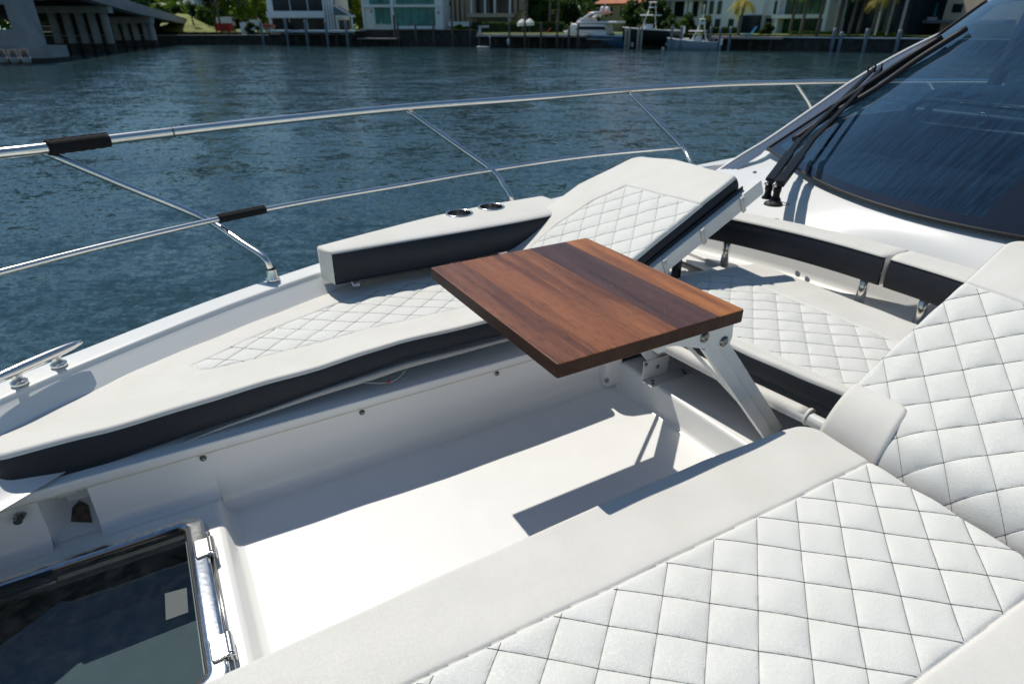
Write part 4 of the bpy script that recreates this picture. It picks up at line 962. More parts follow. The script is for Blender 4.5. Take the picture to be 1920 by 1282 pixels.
# black fabric chafe sleeves on the rails
def sleeve(p0, p1, v0, v1, r, label):
    pts = []
    for k in range(19):
        t_ = k/18; x = p0[0]+(p1[0]-p0[0])*t_; y = p0[1]+(p1[1]-p0[1])*t_; pts.append(PZ(x, y, v0))
    b = B(); b.tube(pts, [r*(1+.05*math.sin(k*2.1)) for k in range(19)], 18)
    c_ = pts[9]; o = b.build('rail_sleeve', 'black_fabric', None, c_); tag(o, label, 'sleeve', 'black sleeves wrapped on the bow rail')
    b = B(); b.bar(Vector(pts[0])+Vector((0, .3*r, r*1.0)), Vector(pts[-1])+Vector((0, .3*r, r*1.0)), .012, .004); b.build('closure_flap', 'black_fabric', o, c_)
sleeve((88, 278), (203, 263), 2.555, 0, .0290, 'black fabric sleeve wrapped on the top rail, near the left edge')
sleeve((410, 411), (497, 393), 2.21, 0, .0190, 'smaller black fabric sleeve wrapped on the lower rail, right of the stanchion')
#BACKGROUND
# ================================================================ FAR SHORE
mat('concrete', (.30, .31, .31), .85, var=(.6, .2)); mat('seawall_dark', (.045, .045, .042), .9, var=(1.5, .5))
mat('house_white', (.78, .80, .82), .6, var=(.4, .06)); mat('house_grey', (.40, .42, .45), .7); mat('house_beige', (.50, .41, .31), .8, var=(.6, .1)); mat('house_tan', (.42, .34, .20), .8, var=(.6, .1))
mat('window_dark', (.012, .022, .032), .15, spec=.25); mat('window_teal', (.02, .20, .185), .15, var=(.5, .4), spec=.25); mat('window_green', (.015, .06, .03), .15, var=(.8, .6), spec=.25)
mat('roof_orange', (.50, .17, .08), .8, var=(2, .25)); mat('roof_slate', (.13, .15, .18), .8); mat('grass_green', (.12, .17, .025), .9, var=(.8, .35)); mat('lawn_dry', (.17, .19, .035), .9, var=(.6, .4))
mat('dock_wood', (.34, .33, .30), .8, var=(3, .2)); mat('dock_blue', (.40, .50, .58), .6, var=(2, .2)); mat('pile_wood', (.10, .09, .08), .9, var=(3, .4)); mat('pile_blue', (.17, .21, .26), .7)
mat('boat_white', (.75, .76, .76), .3); mat('boat_blue', (.05, .14, .24), .25, coat=.4); mat('boat_black', (.012, .013, .015), .3); mat('boat_grey', (.28, .36, .44), .3); mat('boat_orange', (.65, .20, .08), .7)
mat('red_paint', (.35, .02, .012), .6); mat('bark', (.13, .11, .09), .95, var=(3, .3)); mat('skin', (.35, .2, .13), .6); mat('shirt', (.45, .38, .34), .8); mat('trousers', (.05, .05, .07), .8)
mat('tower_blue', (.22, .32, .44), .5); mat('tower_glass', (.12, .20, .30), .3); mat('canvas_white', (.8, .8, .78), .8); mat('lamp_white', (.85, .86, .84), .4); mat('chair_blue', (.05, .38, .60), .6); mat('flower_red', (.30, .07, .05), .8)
def leafmat(name, c, var=.5):
    m = mat(name, c, .55, var=(.9, var), spec=.3); n = m.node_tree.nodes; l = m.node_tree.links; p = n['Principled BSDF']
    t = n.new('ShaderNodeBsdfTranslucent'); t.inputs[0].default_value = (min(.6, c[0]*3.2), min(.6, c[1]*3.4), c[2]*1.2, 1)
    x = n.new('ShaderNodeMixShader'); x.inputs[0].default_value = .30; l.new(p.outputs[0], x.inputs[1]); l.new(t.outputs[0], x.inputs[2]); l.new(x.outputs[0], n['Material Output'].inputs[0]); return m
leafmat('leaf_dark', (.022, .045, .016)); leafmat('leaf_mid', (.05, .085, .02)); leafmat('leaf_bright', (.13, .17, .02)); leafmat('leaf_yellow', (.30, .22, .02)); leafmat('leaf_hedge', (.022, .045, .013)); leafmat('leaf_palm', (.05, .075, .02)); leafmat('leaf_lime', (.10, .14, .015))

# ground: one sheet for the land behind the seawall, reaching far back
shore = [(-75, 106.), (-58.5, 113.3), (-40.6, 110.4), (-26.3, 104.9), (-4.7, 100.), (9.7, 95.5), (20.8, 91.4), (27.0, 89.4), (42.5, 79.3), (80, 56), (140, 20)]
def sy(x): return float(np.interp(x, [p[0] for p in shore], [p[1] for p in shore]))
b = B(); fr_ = [(x, y+.4, 1.75) for x, y in shore]; b.grid([fr_, [(x*1.5, y+60, 1.9) for x, y in shore], [(x*6, 900, 2.2) for x, y in shore]], smooth=False)
tag(b.build('land', 'grass_green', None, (0, 110, 1.75), world=True), kind='structure')
# seawall with a cap, in panels between the piles
def H(px, py, Y): d = ray(px, py); t = Y/d[1]; return float(d[0]*t), float(Y), float(CZ+d[2]*t)
def on_shore(px, off=0.):
    lo, hi = 30., 200.
    for _ in range(40):
        m_ = (lo+hi)/2; x = ray(px, 70)[0]/ray(px, 70)[1]*m_
        if m_ < sy(x)+off: lo = m_
        else: hi = m_
    return lo
class Facade:
    """vertical plane through two photo columns at given distances; maps photo pixels to (x along, z)"""
    def __init__(s, pxL, YL, pxR, YR):
        s.A = np.array(H(pxL, 60, YL)[:2]); s.Bp = np.array(H(pxR, 60, YR)[:2]); s.e = (s.Bp-s.A); s.L = float(np.linalg.norm(s.e)); s.e /= s.L; s.n = np.array([s.e[1], -s.e[0]])
        s.rz = math.atan2(s.e[1], s.e[0])
    def q(s, px, py):
        d = ray(px, py); t = float(s.A@s.n)/float(d[:2]@s.n); return float((d[:2]*t-s.A)@s.e), float(CZ+d[2]*t)
    def root(s, name, label, cat, group=None, z=1.75): return root(name, (float(s.A[0]), float(s.A[1]), z), label, cat, group, world=True, rz=s.rz)
def fb(f, r, name, m, px0, py0, px1, py1, y0, y1, parent=None, bevel=0, z0=1.75):
    """box on a facade: photo rectangle (px0,py0)-(px1,py1), depth y0..y1 behind the plane (negative = proud)"""
    xm, _ = f.q(px0, py1); xM, _ = f.q(px1, py1); _, zb = f.q((px0+px1)/2, py1); _, zt = f.q((px0+px1)/2, py0)
    b = B(); b.box(xm, xM, y0, y1, zb-z0, zt-z0); return b.build(name, m, parent or r, (0, 0, 0), bevel=bevel)
def seawall(px0, px1, ytop, label, off=0, m='seawall_dark', cap='dock_wood', npan=8):
    Y0 = on_shore(px0, off); Y1 = on_shore(px1, off); f = Facade(px0, Y0, px1, Y1); r = f.root('seawall', label, 'seawall', 'seawalls along the far shore', z=0)
    _, zt = f.q((px0+px1)/2, ytop)
    b = B(); b.box(0, f.L, -.45, .5, zt-.12, zt); b.build('wall_cap', cap, r)
    for k in range(npan):
        b = B(); b.box(f.L*k/npan+.04, f.L*(k+1)/npan-.04, 0, .3, -1, zt-.12); b.build('wall_panel', m, r)
        b = B(); b.box(f.L*k/npan-.12, f.L*k/npan+.12, -.14, .3, -1, zt-.12); b.build('wall_rib', m, r)
    return f, r
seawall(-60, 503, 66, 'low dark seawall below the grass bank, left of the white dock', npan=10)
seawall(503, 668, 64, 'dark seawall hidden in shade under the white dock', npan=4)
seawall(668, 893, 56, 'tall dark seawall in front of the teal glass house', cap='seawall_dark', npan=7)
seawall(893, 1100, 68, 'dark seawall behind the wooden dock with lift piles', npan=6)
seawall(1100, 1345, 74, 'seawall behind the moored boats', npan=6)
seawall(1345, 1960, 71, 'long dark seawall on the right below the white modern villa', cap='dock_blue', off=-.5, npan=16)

# piles
def pile(px, ytop, ybot, off, label, r=.16, m='pile_wood', cap=None, group='mooring piles along the far shore'):
    Y = on_shore(px, off); x, _, _ = H(px, ybot, Y); zt = H(px, ytop, Y)[2]
    b = B(); b.tube([(x, Y, -1.2), (x, Y, zt-.3), (x, Y, zt)], [r, r*.97, r*.95], 10)
    o = b.build('mooring_pile', m, None, (x, Y, 0), world=True); tag(o, label, 'pile', group)
    if cap: b = B(); b.lathe((x, Y, zt), [(r*1.15, -.12), (r*1.1, .0), (.001, .22)], 10); b.build('pile_cap', cap, o, (x, Y, 0))
    return o
names = ['leftmost', 'second', 'third', 'fourth', 'fifth']
for k, (px, yt) in enumerate(((494, 44), (540, 38), (577, 40), (615, 42), (652, 42))): pile(px, yt, 80, -4.2, names[k]+' pale pile standing at the white dock', .20, 'pile_blue', 'pile_blue')
for k, (px, yt) in enumerate(((742, 28), (748, 40), (781, 44), (814, 42), (849, 38), (882, 40))): pile(px, yt, 84, -1.2, ['tallest dark pile before the teal house', 'short dark pile beside the tallest one', 'dark pile before the teal house entrance', 'dark pile below the right edge of the teal house', 'dark pile between the teal and the beige house', 'dark pile next to the small davit'][k], .15)
for k, (px, yt) in enumerate(((955, 42), (984, 38), (1014, 42), (1044, 38), (1066, 50), (1083, 46))): pile(px, yt, 82, -4.0, names[k]+' grey pile at the wooden dock, counting from the davit' if k < 5 else 'grey pile beside the white flybridge yacht', .15, 'pile_wood')
for k, (px, yt) in enumerate(((1172, 55), (1178, 52), (1195, 53), (1201, 50), (1257, 50), (1275, 49), (1329, 50), (1347, 50), (1366, 50))): pile(px, yt, 88, -4.2, ['first pile of the lift under the black boat', 'second pile of the lift under the black boat', 'third pile of the lift under the black boat', 'fourth pile of the lift under the black boat', 'pale pile behind the bow of the grey boat', 'pale pile behind the middle of the grey boat', 'pale pile right of the grey boat outboards', 'pale pile at the left end of the long seawall', 'thin pale pile near the blue chair'][k], .16, 'pile_blue' if k > 3 else 'dock_wood')
for k, (px, yt) in enumerate(((1562, 53), (1576, 60), (1623, 54), (1684, 56))): pile(px, yt, 76, -1.0, ['thick blue grey pile on the right seawall beside a shorter one', 'short blue grey pile on the right seawall', 'blue grey pile on the right seawall below the palm trunks', 'blue grey pile on the right seawall nearest the windshield'][k], .22, 'pile_blue')

# docks
def dock(px0, px1, ytop, off0, off1, label, m, thick=.22, edge=None):
    Y0 = on_shore(px0, off0); Y1 = on_shore(px1, off0); f = Facade(px0, Y0, px1, Y1); r = f.root('dock', label, 'dock', z=0); _, zt = f.q((px0+px1)/2, ytop)
    n = max(6, int(f.L/.55))
    for k in range(n):
        b = B(); b.box(f.L*k/n+.01, f.L*(k+1)/n-.01, .02, off1-off0, zt-.05, zt); b.build('plank', m, r)
    b = B(); b.box(0, f.L, 0, .12, zt-thick-.05, zt-.051); b.build('fascia', edge or m, r)
    for k in range(int(f.L/2.4)+1):
        b = B(); b.tube([(k*2.4+.3, .5, -1), (k*2.4+.3, .5, zt-.06)], .14, 8); b.build('support_post', 'seawall_dark', r)
    return f, r
dock(497, 663, 57.5, -4.0, -.4, 'white and blue dock on piles before the white balcony house', 'dock_blue')
dock(893, 1095, 65.5, -3.8, -.4, 'weathered wooden dock between the small davit and the flybridge yacht', 'dock_wood')
dock(668, 742, 72, -2.2, -.4, 'low floating dock in the shade left of the tallest dark pile', 'dock_wood', .1)
dock(1330, 1470, 69, -3.0, -.6, 'pale dock on the left end of the long seawall by the blue chair', 'dock_wood')

# ---- houses
def house_white():
    f = Facade(508, 113, 630, 113); r = f.root('house', 'white house with long dark window bands above the white dock', 'house')
    fb(f, r, 'wall', 'house_white', 508, -160, 612, 62, 0, 12)
    fb(f, r, 'balcony_slab', 'house_white', 506, 22, 614, 34, -1.4, 0)
    for k in range(3):
        a = 513+k*33; w_ = fb(f, r, 'window', 'window_dark', a, -2, a+31, 21, -.06, .2); fb(f, r, 'mullion', 'window_dark', a+15, -2, a+16, 21, -.09, .0, w_)
        w_ = fb(f, r, 'window', 'window_dark', a, 35, a+31, 56, -.06, .2)
        fb(f, r, 'window', 'window_dark', a, -60, a+31, -22, -.06, .2)
    for k in range(4): fb(f, r, 'column', 'house_white', 614+k*5, -160, 617+k*5, 57, -1.2, -.8)
    fb(f, r, 'stair_wall', 'house_grey', 612, -120, 634, 60, .1, 9)
    fb(f, r, 'doorway', 'window_dark', 544, 42, 560, 57, -.1, 0)
house_white()
def pavilion():
    f = Facade(632, 110, 664, 110); r = f.root('garden_pavilion', 'small white pavilion with a pitched grey roof right of the white house', 'pavilion')
    for a in (632, 660): fb(f, r, 'post', 'house_white', a, 33, a+3, 57, 0, .25)
    fb(f, r, 'beam', 'house_white', 629, 29, 666, 33, -.2, .3)
    x0, z0 = f.q(629, 29); x1, z1 = f.q(654, 29); _, zt = f.q(629, 12); z0 -= 1.75; zt -= 1.75
    b = B(); b.prism([(x0, -.4, z0), (x1, -.4, z0), (x0, -.4, zt)], (0, 4, 0)); b.build('roof', 'roof_slate', r)
    b = B(); b.bar((x0, -.5, zt+.1), (x1+.2, -.5, z0+.1), .2, .16); b.build('fascia', 'house_white', r)
    fb(f, r, 'door', 'window_dark', 636, 38, 655, 57, .5, .7)
pavilion()
def house_teal():
    f = Facade(683, 113, 832, 112); r = f.root('house', 'white framed house with large teal glass walls behind the tall seawall', 'house')
    fb(f, r, 'wall', 'house_white', 683, -180, 832, 56, .3, 13)
    for a, c_ in ((683, 687), (736, 741), (818, 832)): fb(f, r, 'column', 'house_white', a, -120, c_, 56, -.3, .3)
    for y0, y1 in ((10, 14), (-42, -38)): fb(f, r, 'floor_slab', 'house_white', 683, y0, 832, y1, -.5, .3)
    for (a, c_, n) in ((704, 735, 2), (742, 817, 5)):
        for k in range(n):
            w0 = a+(c_-a)*k/n+.7; w1 = a+(c_-a)*(k+1)/n-.7
            fb(f, r, 'window', 'window_teal', w0, 15, w1, 49 if a > 740 else 45, 0, .3); fb(f, r, 'window', 'window_teal', w0-12*(a < 740), -36, w1, 8, 0, .3)
    for k in range(4): fb(f, r, 'step', 'house_white', 742, 49.5+k*1.2, 818, 50.6+k*1.2, -.5-.3*k, -.2)
    fb(f, r, 'wall_lamp', 'window_dark', 695, 20, 697, 24, .1, .3); fb(f, r, 'wall_lamp', 'window_dark', 822, 22, 824, 27, -.45, -.3)
house_teal()
def house_beige():
    f = Facade(838, 120, 985, 117); r = f.root('house', 'beige house with upright fins and a deep balcony behind the hedge', 'house')
    fb(f, r, 'wall', 'house_beige', 840, -150, 968, 48, .6, 12)
    for k in range(4): fb(f, r, 'fin', 'house_beige', 841+k*8.6, -120, 845.5+k*8.6, 46, -.5, .6)
    fb(f, r, 'balcony', 'house_beige', 882, 26, 969, 33, -2.2, .6); fb(f, r, 'balcony', 'house_beige', 882, -26, 969, -19, -2.2, .6)
    for k in range(6): fb(f, r, 'window', 'window_dark', 891+k*12, -18, 901.5+k*12, 25, .45, .7)
    for a in (888, 913, 931, 959): fb(f, r, 'column', 'house_white', a, -19, a+3, 26, -1.9, -1.5)
    fb(f, r, 'window', 'window_dark', 893, 34, 957, 46, .45, .7)
    fb(f, r, 'pillar', 'house_beige', 957, 33, 963, 48, -2.0, -1.5)
    g = Facade(972, 122, 1000, 122); fb(f, r, 'side_wing', 'house_tan' if False else 'house_beige', 972, -60, 984, 20, .4, 6)
house_beige()
def gable_house():
    f = Facade(1122, 117, 1254, 110); r = f.root('house', 'tan house with an orange tiled roof behind the moored boats', 'house')
    fb(f, r, 'wall', 'house_tan', 1124, 9, 1252, 62, 0, 10)
    x0, z0 = f.q(1119, 9); x1, _ = f.q(1256, 9); _, zt = f.q(1180, -40); z0 -= 1.75; zt -= 1.75
    # tiled roof built in courses
    n = 12; rf = None
    for k in range(n):
        t0, t1 = k/n, (k+1)/n; b = B(); ya, yb = -.8+6*t0, -.8+6*t1; za, zb = z0+(zt-z0)*t0, z0+(zt-z0)*t1
        b.prism([(x0+3*t0, ya, za), (x1-3*t0, ya, za), (x1-3*t1, yb, zb+.0), (x0+3*t1, yb, zb+.0)], (0, 0, .10)); b.build('tile_course', 'roof_orange', r)
    for a, y0, y1 in ((1135, 14, 32), (1144, 14, 30), (1163, 13, 28), (1222, 14, 30)): fb(f, r, 'window', 'window_dark', a, y0, a+4, y1, -.05, .1)
    fb(f, r, 'shutter', 'roof_orange', 1138, 14, 1141, 32, -.1, .05); fb(f, r, 'door', 'window_teal', 1141, 38, 1149, 56, -.05, .1)
    x, z = f.q(1165, 55); b = B(); _, zt2 = f.q(1165, 35); x2, _ = f.q(1178, 55); R_ = (x2-x)
    pts = [(x, -.3, z-1.75)]+[(x+R_/2-R_/2*math.cos(a), -.3, zt2-1.75-R_*.3+R_*.35*math.sin(a)) for a in np.linspace(0, math.pi, 9)]+[(x2, -.3, z-1.75)]
    b.tube(pts, .35, 8); b.build('arch', 'house_tan', r)
gable_house()
def house_colonnade():
    f = Facade(1244, 108, 1440, 96); r = f.root('house', 'grey white house with a colonnade and narrow windows behind round bushes', 'house')
    fb(f, r, 'wall', 'house_white', 1252, -90, 1420, 62, .5, 12)
    fb(f, r, 'cornice', 'house_grey', 1240, -4, 1322, 3, -1.8, .6)
    for k, a in enumerate((1246, 1254, 1263, 1289, 1297)): fb(f, r, 'column', 'house_white', a, 3, a+4.5, 33, -1.2, -.7)
    fb(f, r, 'window', 'window_dark', 1250, 4, 1304, 32, .35, .6)
    for a in (1313, 1326, 1341, 1375): fb(f, r, 'window', 'window_green', a, 2, a+7, 27, .35, .6)
    for a in (1337, 1362): fb(f, r, 'window', 'window_dark', a, 36, a+9, 52, .35, .6)
    fb(f, r, 'garage_opening', 'window_dark', 1379, 29, 1420, 64, .3, .6)
house_colonnade()
def villa():
    f = Facade(1421, 99, 1560, 90); r = f.root('house', 'white modern villa with two storeys of green tinted glass behind palms', 'house')
    fb(f, r, 'wall', 'house_white', 1421, -130, 1560, 67, .6, 10)
    fb(f, r, 'wall_panel', 'house_white', 1421, -60, 1459, 30, -.2, .6); fb(f, r, 'recess', 'window_dark', 1423, 35, 1438, 66, .35, .62)
    for a in (1427, 1451): fb(f, r, 'window', 'window_dark', a, 2, a+5, 27, -.26, -.1)
    fb(f, r, 'floor_slab', 'house_white', 1459, 28, 1556, 35, -1.6, .6); fb(f, r, 'frame', 'house_white', 1549, -40, 1556, 66, -1.6, .6); fb(f, r, 'frame', 'house_white', 1456, 35, 1461, 66, -1.0, .6)
    for k in range(5): fb(f, r, 'window', 'window_green', 1463+k*17.4, 36, 1479+k*17.4, 64, .3, .62); fb(f, r, 'window', 'window_green', 1468+k*16, -22, 1482+k*16, 27, .3, .62)
    fb(f, r, 'terrace_bench', 'canvas_white', 1456, 64, 1476, 68, -3, -2.2)
villa()
def houses_right():
    f = Facade(1560, 92, 1700, 82); r = f.root('house', 'dark shaded house with pale posts behind the palm trunks', 'house')
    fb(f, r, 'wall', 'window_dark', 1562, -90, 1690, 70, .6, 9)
    fb(f, r, 'window', 'window_green', 1571, -4, 1583, 36, .45, .62)
    for a in (1642, 1662, 1686): fb(f, r, 'post', 'house_grey', a, -20, a+3, 68, -.4, -.15)
    f = Facade(1686, 88, 1900, 74); r = f.root('house', 'pinkish house with a low roof at the far right behind the windshield', 'house')
    fb(f, r, 'wall', 'house_beige', 1752, -80, 1900, 80, .2, 9); fb(f, r, 'glass_wing', 'window_dark', 1690, -20, 1752, 74, .4, 8); fb(f, r, 'floor_slab', 'house_grey', 1690, 33, 1752, 40, -.6, .4)
    fb(f, r, 'window', 'window_dark', 1782, 8, 1800, 24, .1, .3); fb(f, r, 'window', 'window_dark', 1832, 6, 1842, 20, .1, .3); fb(f, r, 'roof', 'roof_slate', 1745, 38, 1900, 44, -1.4, .4)
    for k in range(3): fb(f, r, 'window', 'window_teal', 1694+k*19, 6, 1711+k*19, 31, .3, .45)
houses_right()
def garden_wall():
    for (px0, px1, yt, yb, Y, lab) in ((453, 464, 43, 66, 111.5, 'white gate pillar left of the round green bush'), (470, 497, 38, 58, 118, 'pale blue garden wall behind the round green bush'), (840, 880, 42, 50, 114, 'low white garden wall in front of the beige fins'), (408, 436, 33, 52, 120, 'white board standing behind the red container')):
        f = Facade(px0, Y, px1, Y); r = f.root('garden_wall', lab, 'wall'); fb(f, r, 'panel', 'house_white', px0, yt, px1, yb, 0, .4); fb(f, r, 'coping', 'house_white', px0-.5, yt-1, px1+.5, yt, -.08, .5)
garden_wall()

# ---- bridge at the left
def bridge():
    # deck edge line in the photo rises to the left as the bridge comes nearer
    P0 = np.array(H(350, 44, 121)); P1 = np.array(H(140, -20, 72)); 
    Z0, Z1 = P0[2], P1[2]; e = (P1-P0); 
    r = root('road_bridge', (float(P0[0]), float(P0[1]), 0), 'concrete road bridge on rows of round piles at the left', 'bridge', world=True)
    O_ = Vector((float(P0[0]), float(P0[1]), 0))
    def at(px, py, Y=None):
        d = ray(px, py); n = np.array([e[1], -e[0]]); t = float(P0[:2]@n)/float(d[:2]@n); return np.array([d[0]*t, d[1]*t, CZ+d[2]*t])
    eh = e[:2]/np.linalg.norm(e[:2]); back = np.array([-eh[1], eh[0]]); 
    if back[0] > 0: back = -back
    top = [at(352, 36), at(250, 4), at(150, -30), at(40, -60)]; bot = [at(352, 47), at(250, 25), at(150, -4), at(40, -34)]
    # parapet + edge beam
    def strip(name, m, ta, ba, o0, o1):
        b = B(); A_ = []; 
        for p, q in zip(ta, ba):
            A_.append([(p[0]+back[0]*o0, p[1]+back[1]*o0, p[2]), (p[0]+back[0]*o1, p[1]+back[1]*o1, p[2]), (q[0]+back[0]*o1, q[1]+back[1]*o1, q[2]), (q[0]+back[0]*o0, q[1]+back[1]*o0, q[2]), (p[0]+back[0]*o0, p[1]+back[1]*o0, p[2])])
        b.grid(A_, smooth=False); b.add(A_[0][:4], [(0, 1, 2, 3)]); return b.build(name, m, r, tuple(O_), fixn=True)
    mid = [p*.5+q*.5 for p, q in zip(top, bot)]
    strip('parapet', 'concrete', top, [p*.42+q*.58 for p, q in zip(top, bot)], 0, .3)
    strip('edge_beam', 'concrete', [p*.42+q*.58 for p, q in zip(top, bot)], bot, -.25, 1.0)
    strip('road_deck', 'seawall_dark', mid, [q+np.array([0, 0, .3]) for q in bot], 1.0, 24)
    # pile bents
    def bent(pxe, yc0, yc1, pxl, piles, ybot):
        p = at(pxe, yc0); q = at(pxe, yc1); L = None
        Y = p[1]; x1 = p[0]; xl = H(pxl, yc0, Y)[0]
        b = B(); b.box(xl, x1, Y-.5, Y+.5, q[2], p[2]); b.build('pile_cap', 'concrete', r, tuple(O_))
        for px in piles:
            xt = H(px, yc1, Y)[0]; xb = H(px+14, ybot, Y)[0]; xb = xt+(xb-xt)*.15
            b = B(); b.tube([(xt, Y, q[2]), (xb, Y, -1.5)], .45, 10); b.build('pile', 'concrete', r, tuple(O_))
            b = B(); b.tube([(xb-.002, Y, .9), (xb, Y, -1.5)], .48, 10); b.build('wet_band', 'seawall_dark', r, tuple(O_))
    bent(205, 12, 25, 55, (95, 121, 146, 169, 193), 80)
    bent(284, 32, 44, 200, (214, 232, 250, 270, 281), 74)
    bent(70, -20, 0, 0, (), 80)
    # main pier near the left edge
    pr = at(60, 60); Y = float(pr[1]) if False else 60.
    b = B(); A0 = H(52, -25, Y); A1 = H(72, 82, Y); wL = H(0, 40, Y)[0]
    x1 = H(56, 20, Y)[0]; b.box(x1-1.5, x1, Y-.8, Y+.8, 1.2, 7.5); b.build('pier_column', 'concrete', r, tuple(O_))
    b = B(); b.box(x1-14, x1-1.5, Y-.5, Y+.5, 4.45, 7.5); b.box(x1-14, x1-1.5, Y-.5, Y+.5, 1.2, 2.55); b.build('pier_wall', 'concrete', r, tuple(O_))
    b = B(); b.box(x1-14, x1+1.2, Y-1.6, Y+1.6, .35, 1.3); b.build('pier_footing', 'concrete', r, tuple(O_))
    b = B(); b.box(x1-14.2, x1+1.4, Y-1.8, Y+1.8, -1, .35); b.build('fender', 'seawall_dark', r, tuple(O_))
    for k in range(3):
        xx = H(-4+22*k, 84, 55)[0]; b = B(); b.tube([(xx, 55, -1), (xx, 55, 1.15)], .3, 10); b.build('fender_pile', 'pile_wood', r, tuple(O_)); b = B(); b.tube([(xx, 55, .18), (xx, 55, .6)], .33, 10); b.build('pile_collar', 'concrete', r, tuple(O_))
    # abutment
    a0 = at(350, 47); b = B(); b.box(a0[0]-30, a0[0]+.5, a0[1]-1, a0[1]+12, 0, a0[2]-.2); b.build('abutment', 'seawall_dark', r, tuple(O_))
bridge()
f_ = Facade(118, 112, 306, 119); r_ = f_.root('bridge_shade_backdrop', 'dark backdrop added behind the bridge piles for the shade under the deck', 'wall'); fb(f_, r_, 'wall_panel', 'seawall_dark', 118, 38, 306, 72, 0, .6); fb(f_, r_, 'wall_cap', 'seawall_dark', 118, 37, 306, 38, -.1, .7)  # added dark sheet behind the piles, stands in for shade under the deck
# grass bank beside the bridge
b = B(); rows_ = []
for k in range(16):
    t_ = k/15; Yb = 114+t_*14; L0, L1 = 306, 420; row = []
    for j in range(24):
        s_ = j/23; px = L0+(L1-L0)*s_; x = H(px, 60, Yb)[0]; z = 1.76+2.9*(t_**.7)*math.exp(-((s_-.35)/.42)**2)+.08*math.sin(j*1.7+k)
        row.append((x, Yb, z))
    rows_.append(row)
b.grid(rows_); tag(b.build('grass_bank', 'lawn_dry', None, (0, 110, 0), world=True), kind='structure')

# ---- vegetation
def leaf_cloud(centers, radii, n, size, seed, flat_=.6, down=0.):
    """many small leaf faces through the volume of overlapping clumps"""
    g = np.random.default_rng(seed); cs = np.array(centers, float); rs = np.array(radii, float)
    w_ = rs**2; idx = g.choice(len(cs), n, p=w_/w_.sum()); d = g.normal(size=(n, 3)); d /= np.linalg.norm(d, axis=1)[:, None]
    rr_ = rs[idx]*(g.random(n)**.35); P = cs[idx]+d*rr_[:, None]*np.array([1, 1, .8])
    a = g.normal(size=(n, 3)); a[:, 2] *= flat_; a /= np.linalg.norm(a, axis=1)[:, None]; b_ = np.cross(a, g.normal(size=(n, 3))); b_ /= np.linalg.norm(b_, axis=1)[:, None]
    s_ = size*(.6+.8*g.random(n))[:, None]; a *= s_; b_ *= s_*.5
    V = np.stack([P-a, P+b_, P+a, P-b_], 1).reshape(-1, 3); F = np.arange(4*n).reshape(-1, 4); return V, F
def leaf_obj(name, m, V, F, parent, org):
    me = bpy.data.meshes.new(name); me.from_pydata((V-np.array(org)).tolist(), [], F.tolist()); me.materials.append(MATS[m]); return link(name, me, parent)
def tree(px, Y, ybase, ytop, wpx, label, m='leaf_mid', n=1600, seed=1, name='leafy_tree', cat='tree', size=.28, clumps=9, trunk=True, group=None, z0=1.75, extra=None):
    x, _, _ = H(px, ybase, Y); zt = H(px, ytop, Y)[2]; zb = z0; wd = abs(H(px+wpx/2, ybase, Y)[0]-H(px-wpx/2, ybase, Y)[0])/1
    r = root(name, (x, Y, zb), label, cat, group, world=True); g = np.random.default_rng(seed); hgt = zt-zb
    lo = .28 if trunk else .0
    cs = []; rs = []
    for k in range(clumps):
        f = lo+(1-lo)*(k+.5)/clumps; wv = wd/2*math.sin(math.pi*min(.95, .15+.8*f)); a = g.random()*6.28; q = g.random()**.5
        cs.append((x+math.cos(a)*wv*q, Y+math.sin(a)*wv*q, zb+hgt*f*.93)); rs.append(min(wd*.36, hgt*.30)*(.7+.5*g.random()))
    V, F = leaf_cloud(cs, rs, n, size, seed); leaf_obj('crown' if trunk else 'foliage', m, V, F, r, (x, Y, zb))
    if extra:
        V, F = leaf_cloud(cs, [q*1.02 for q in rs], int(n*.16), size*.9, seed+99); leaf_obj('blossom' if extra == 'leaf_yellow' else 'young_leaves', extra, V, F, r, (x, Y, zb))
    if trunk:
        b = B(); b.tube([(x, Y, zb-.2), (x+.1, Y, zb+hgt*.35), (x-.1, Y, zb+hgt*.8)], [.24, .17, .06], 8)
        for c_ in cs[:6]:
            b.tube([(x+.08, Y, zb+hgt*.3), tuple(.5*np.array(c_)+.5*np.array([x, Y, zb+hgt*.35])+np.array([0, 0, .3])), c_], [.10, .07, .02], 6)
        b.build('trunk', 'bark', r, (x, Y, zb))
    return r
T_ = [(338, 130, 44, 12, 26, 'small dark tree behind the bridge end, under the pale tower', 'leaf_dark'), (366, 135, 40, 8, 22, 'dark tree right of the street lamp', 'leaf_dark'), (386, 128, 48, 16, 30, 'mid green tree left of the red container', 'leaf_mid'),
      (404, 124, 44, -40, 34, 'tall dark tree rising behind the white board', 'leaf_dark'), (428, 122, 50, -50, 40, 'tall tree with yellow blossom behind the red container', 'leaf_mid'), (456, 120, 52, -50, 36, 'bright tree above the white gate pillar', 'leaf_bright'),
      (484, 119, 55, -45, 34, 'lime green tree left of the white house', 'leaf_lime'), (500, 117, 50, 2, 16, 'small bright tree touching the left wall of the white house', 'leaf_bright'),
      (674, 116, 55, 0, 26, 'narrow yellow green tree between the white house and the teal house', 'leaf_bright'), (836, 119, 54, -30, 14, 'narrow tree between the teal house and the beige house', 'leaf_mid')]
for k, (px, Y, yb, yt, w_, lab, m) in enumerate(T_):
    tree(px, Y, yb, yt, w_, lab, m, 1500, 20+k, extra='leaf_yellow' if 'yellow' in lab else ('leaf_lime' if 'bright' in m else None))
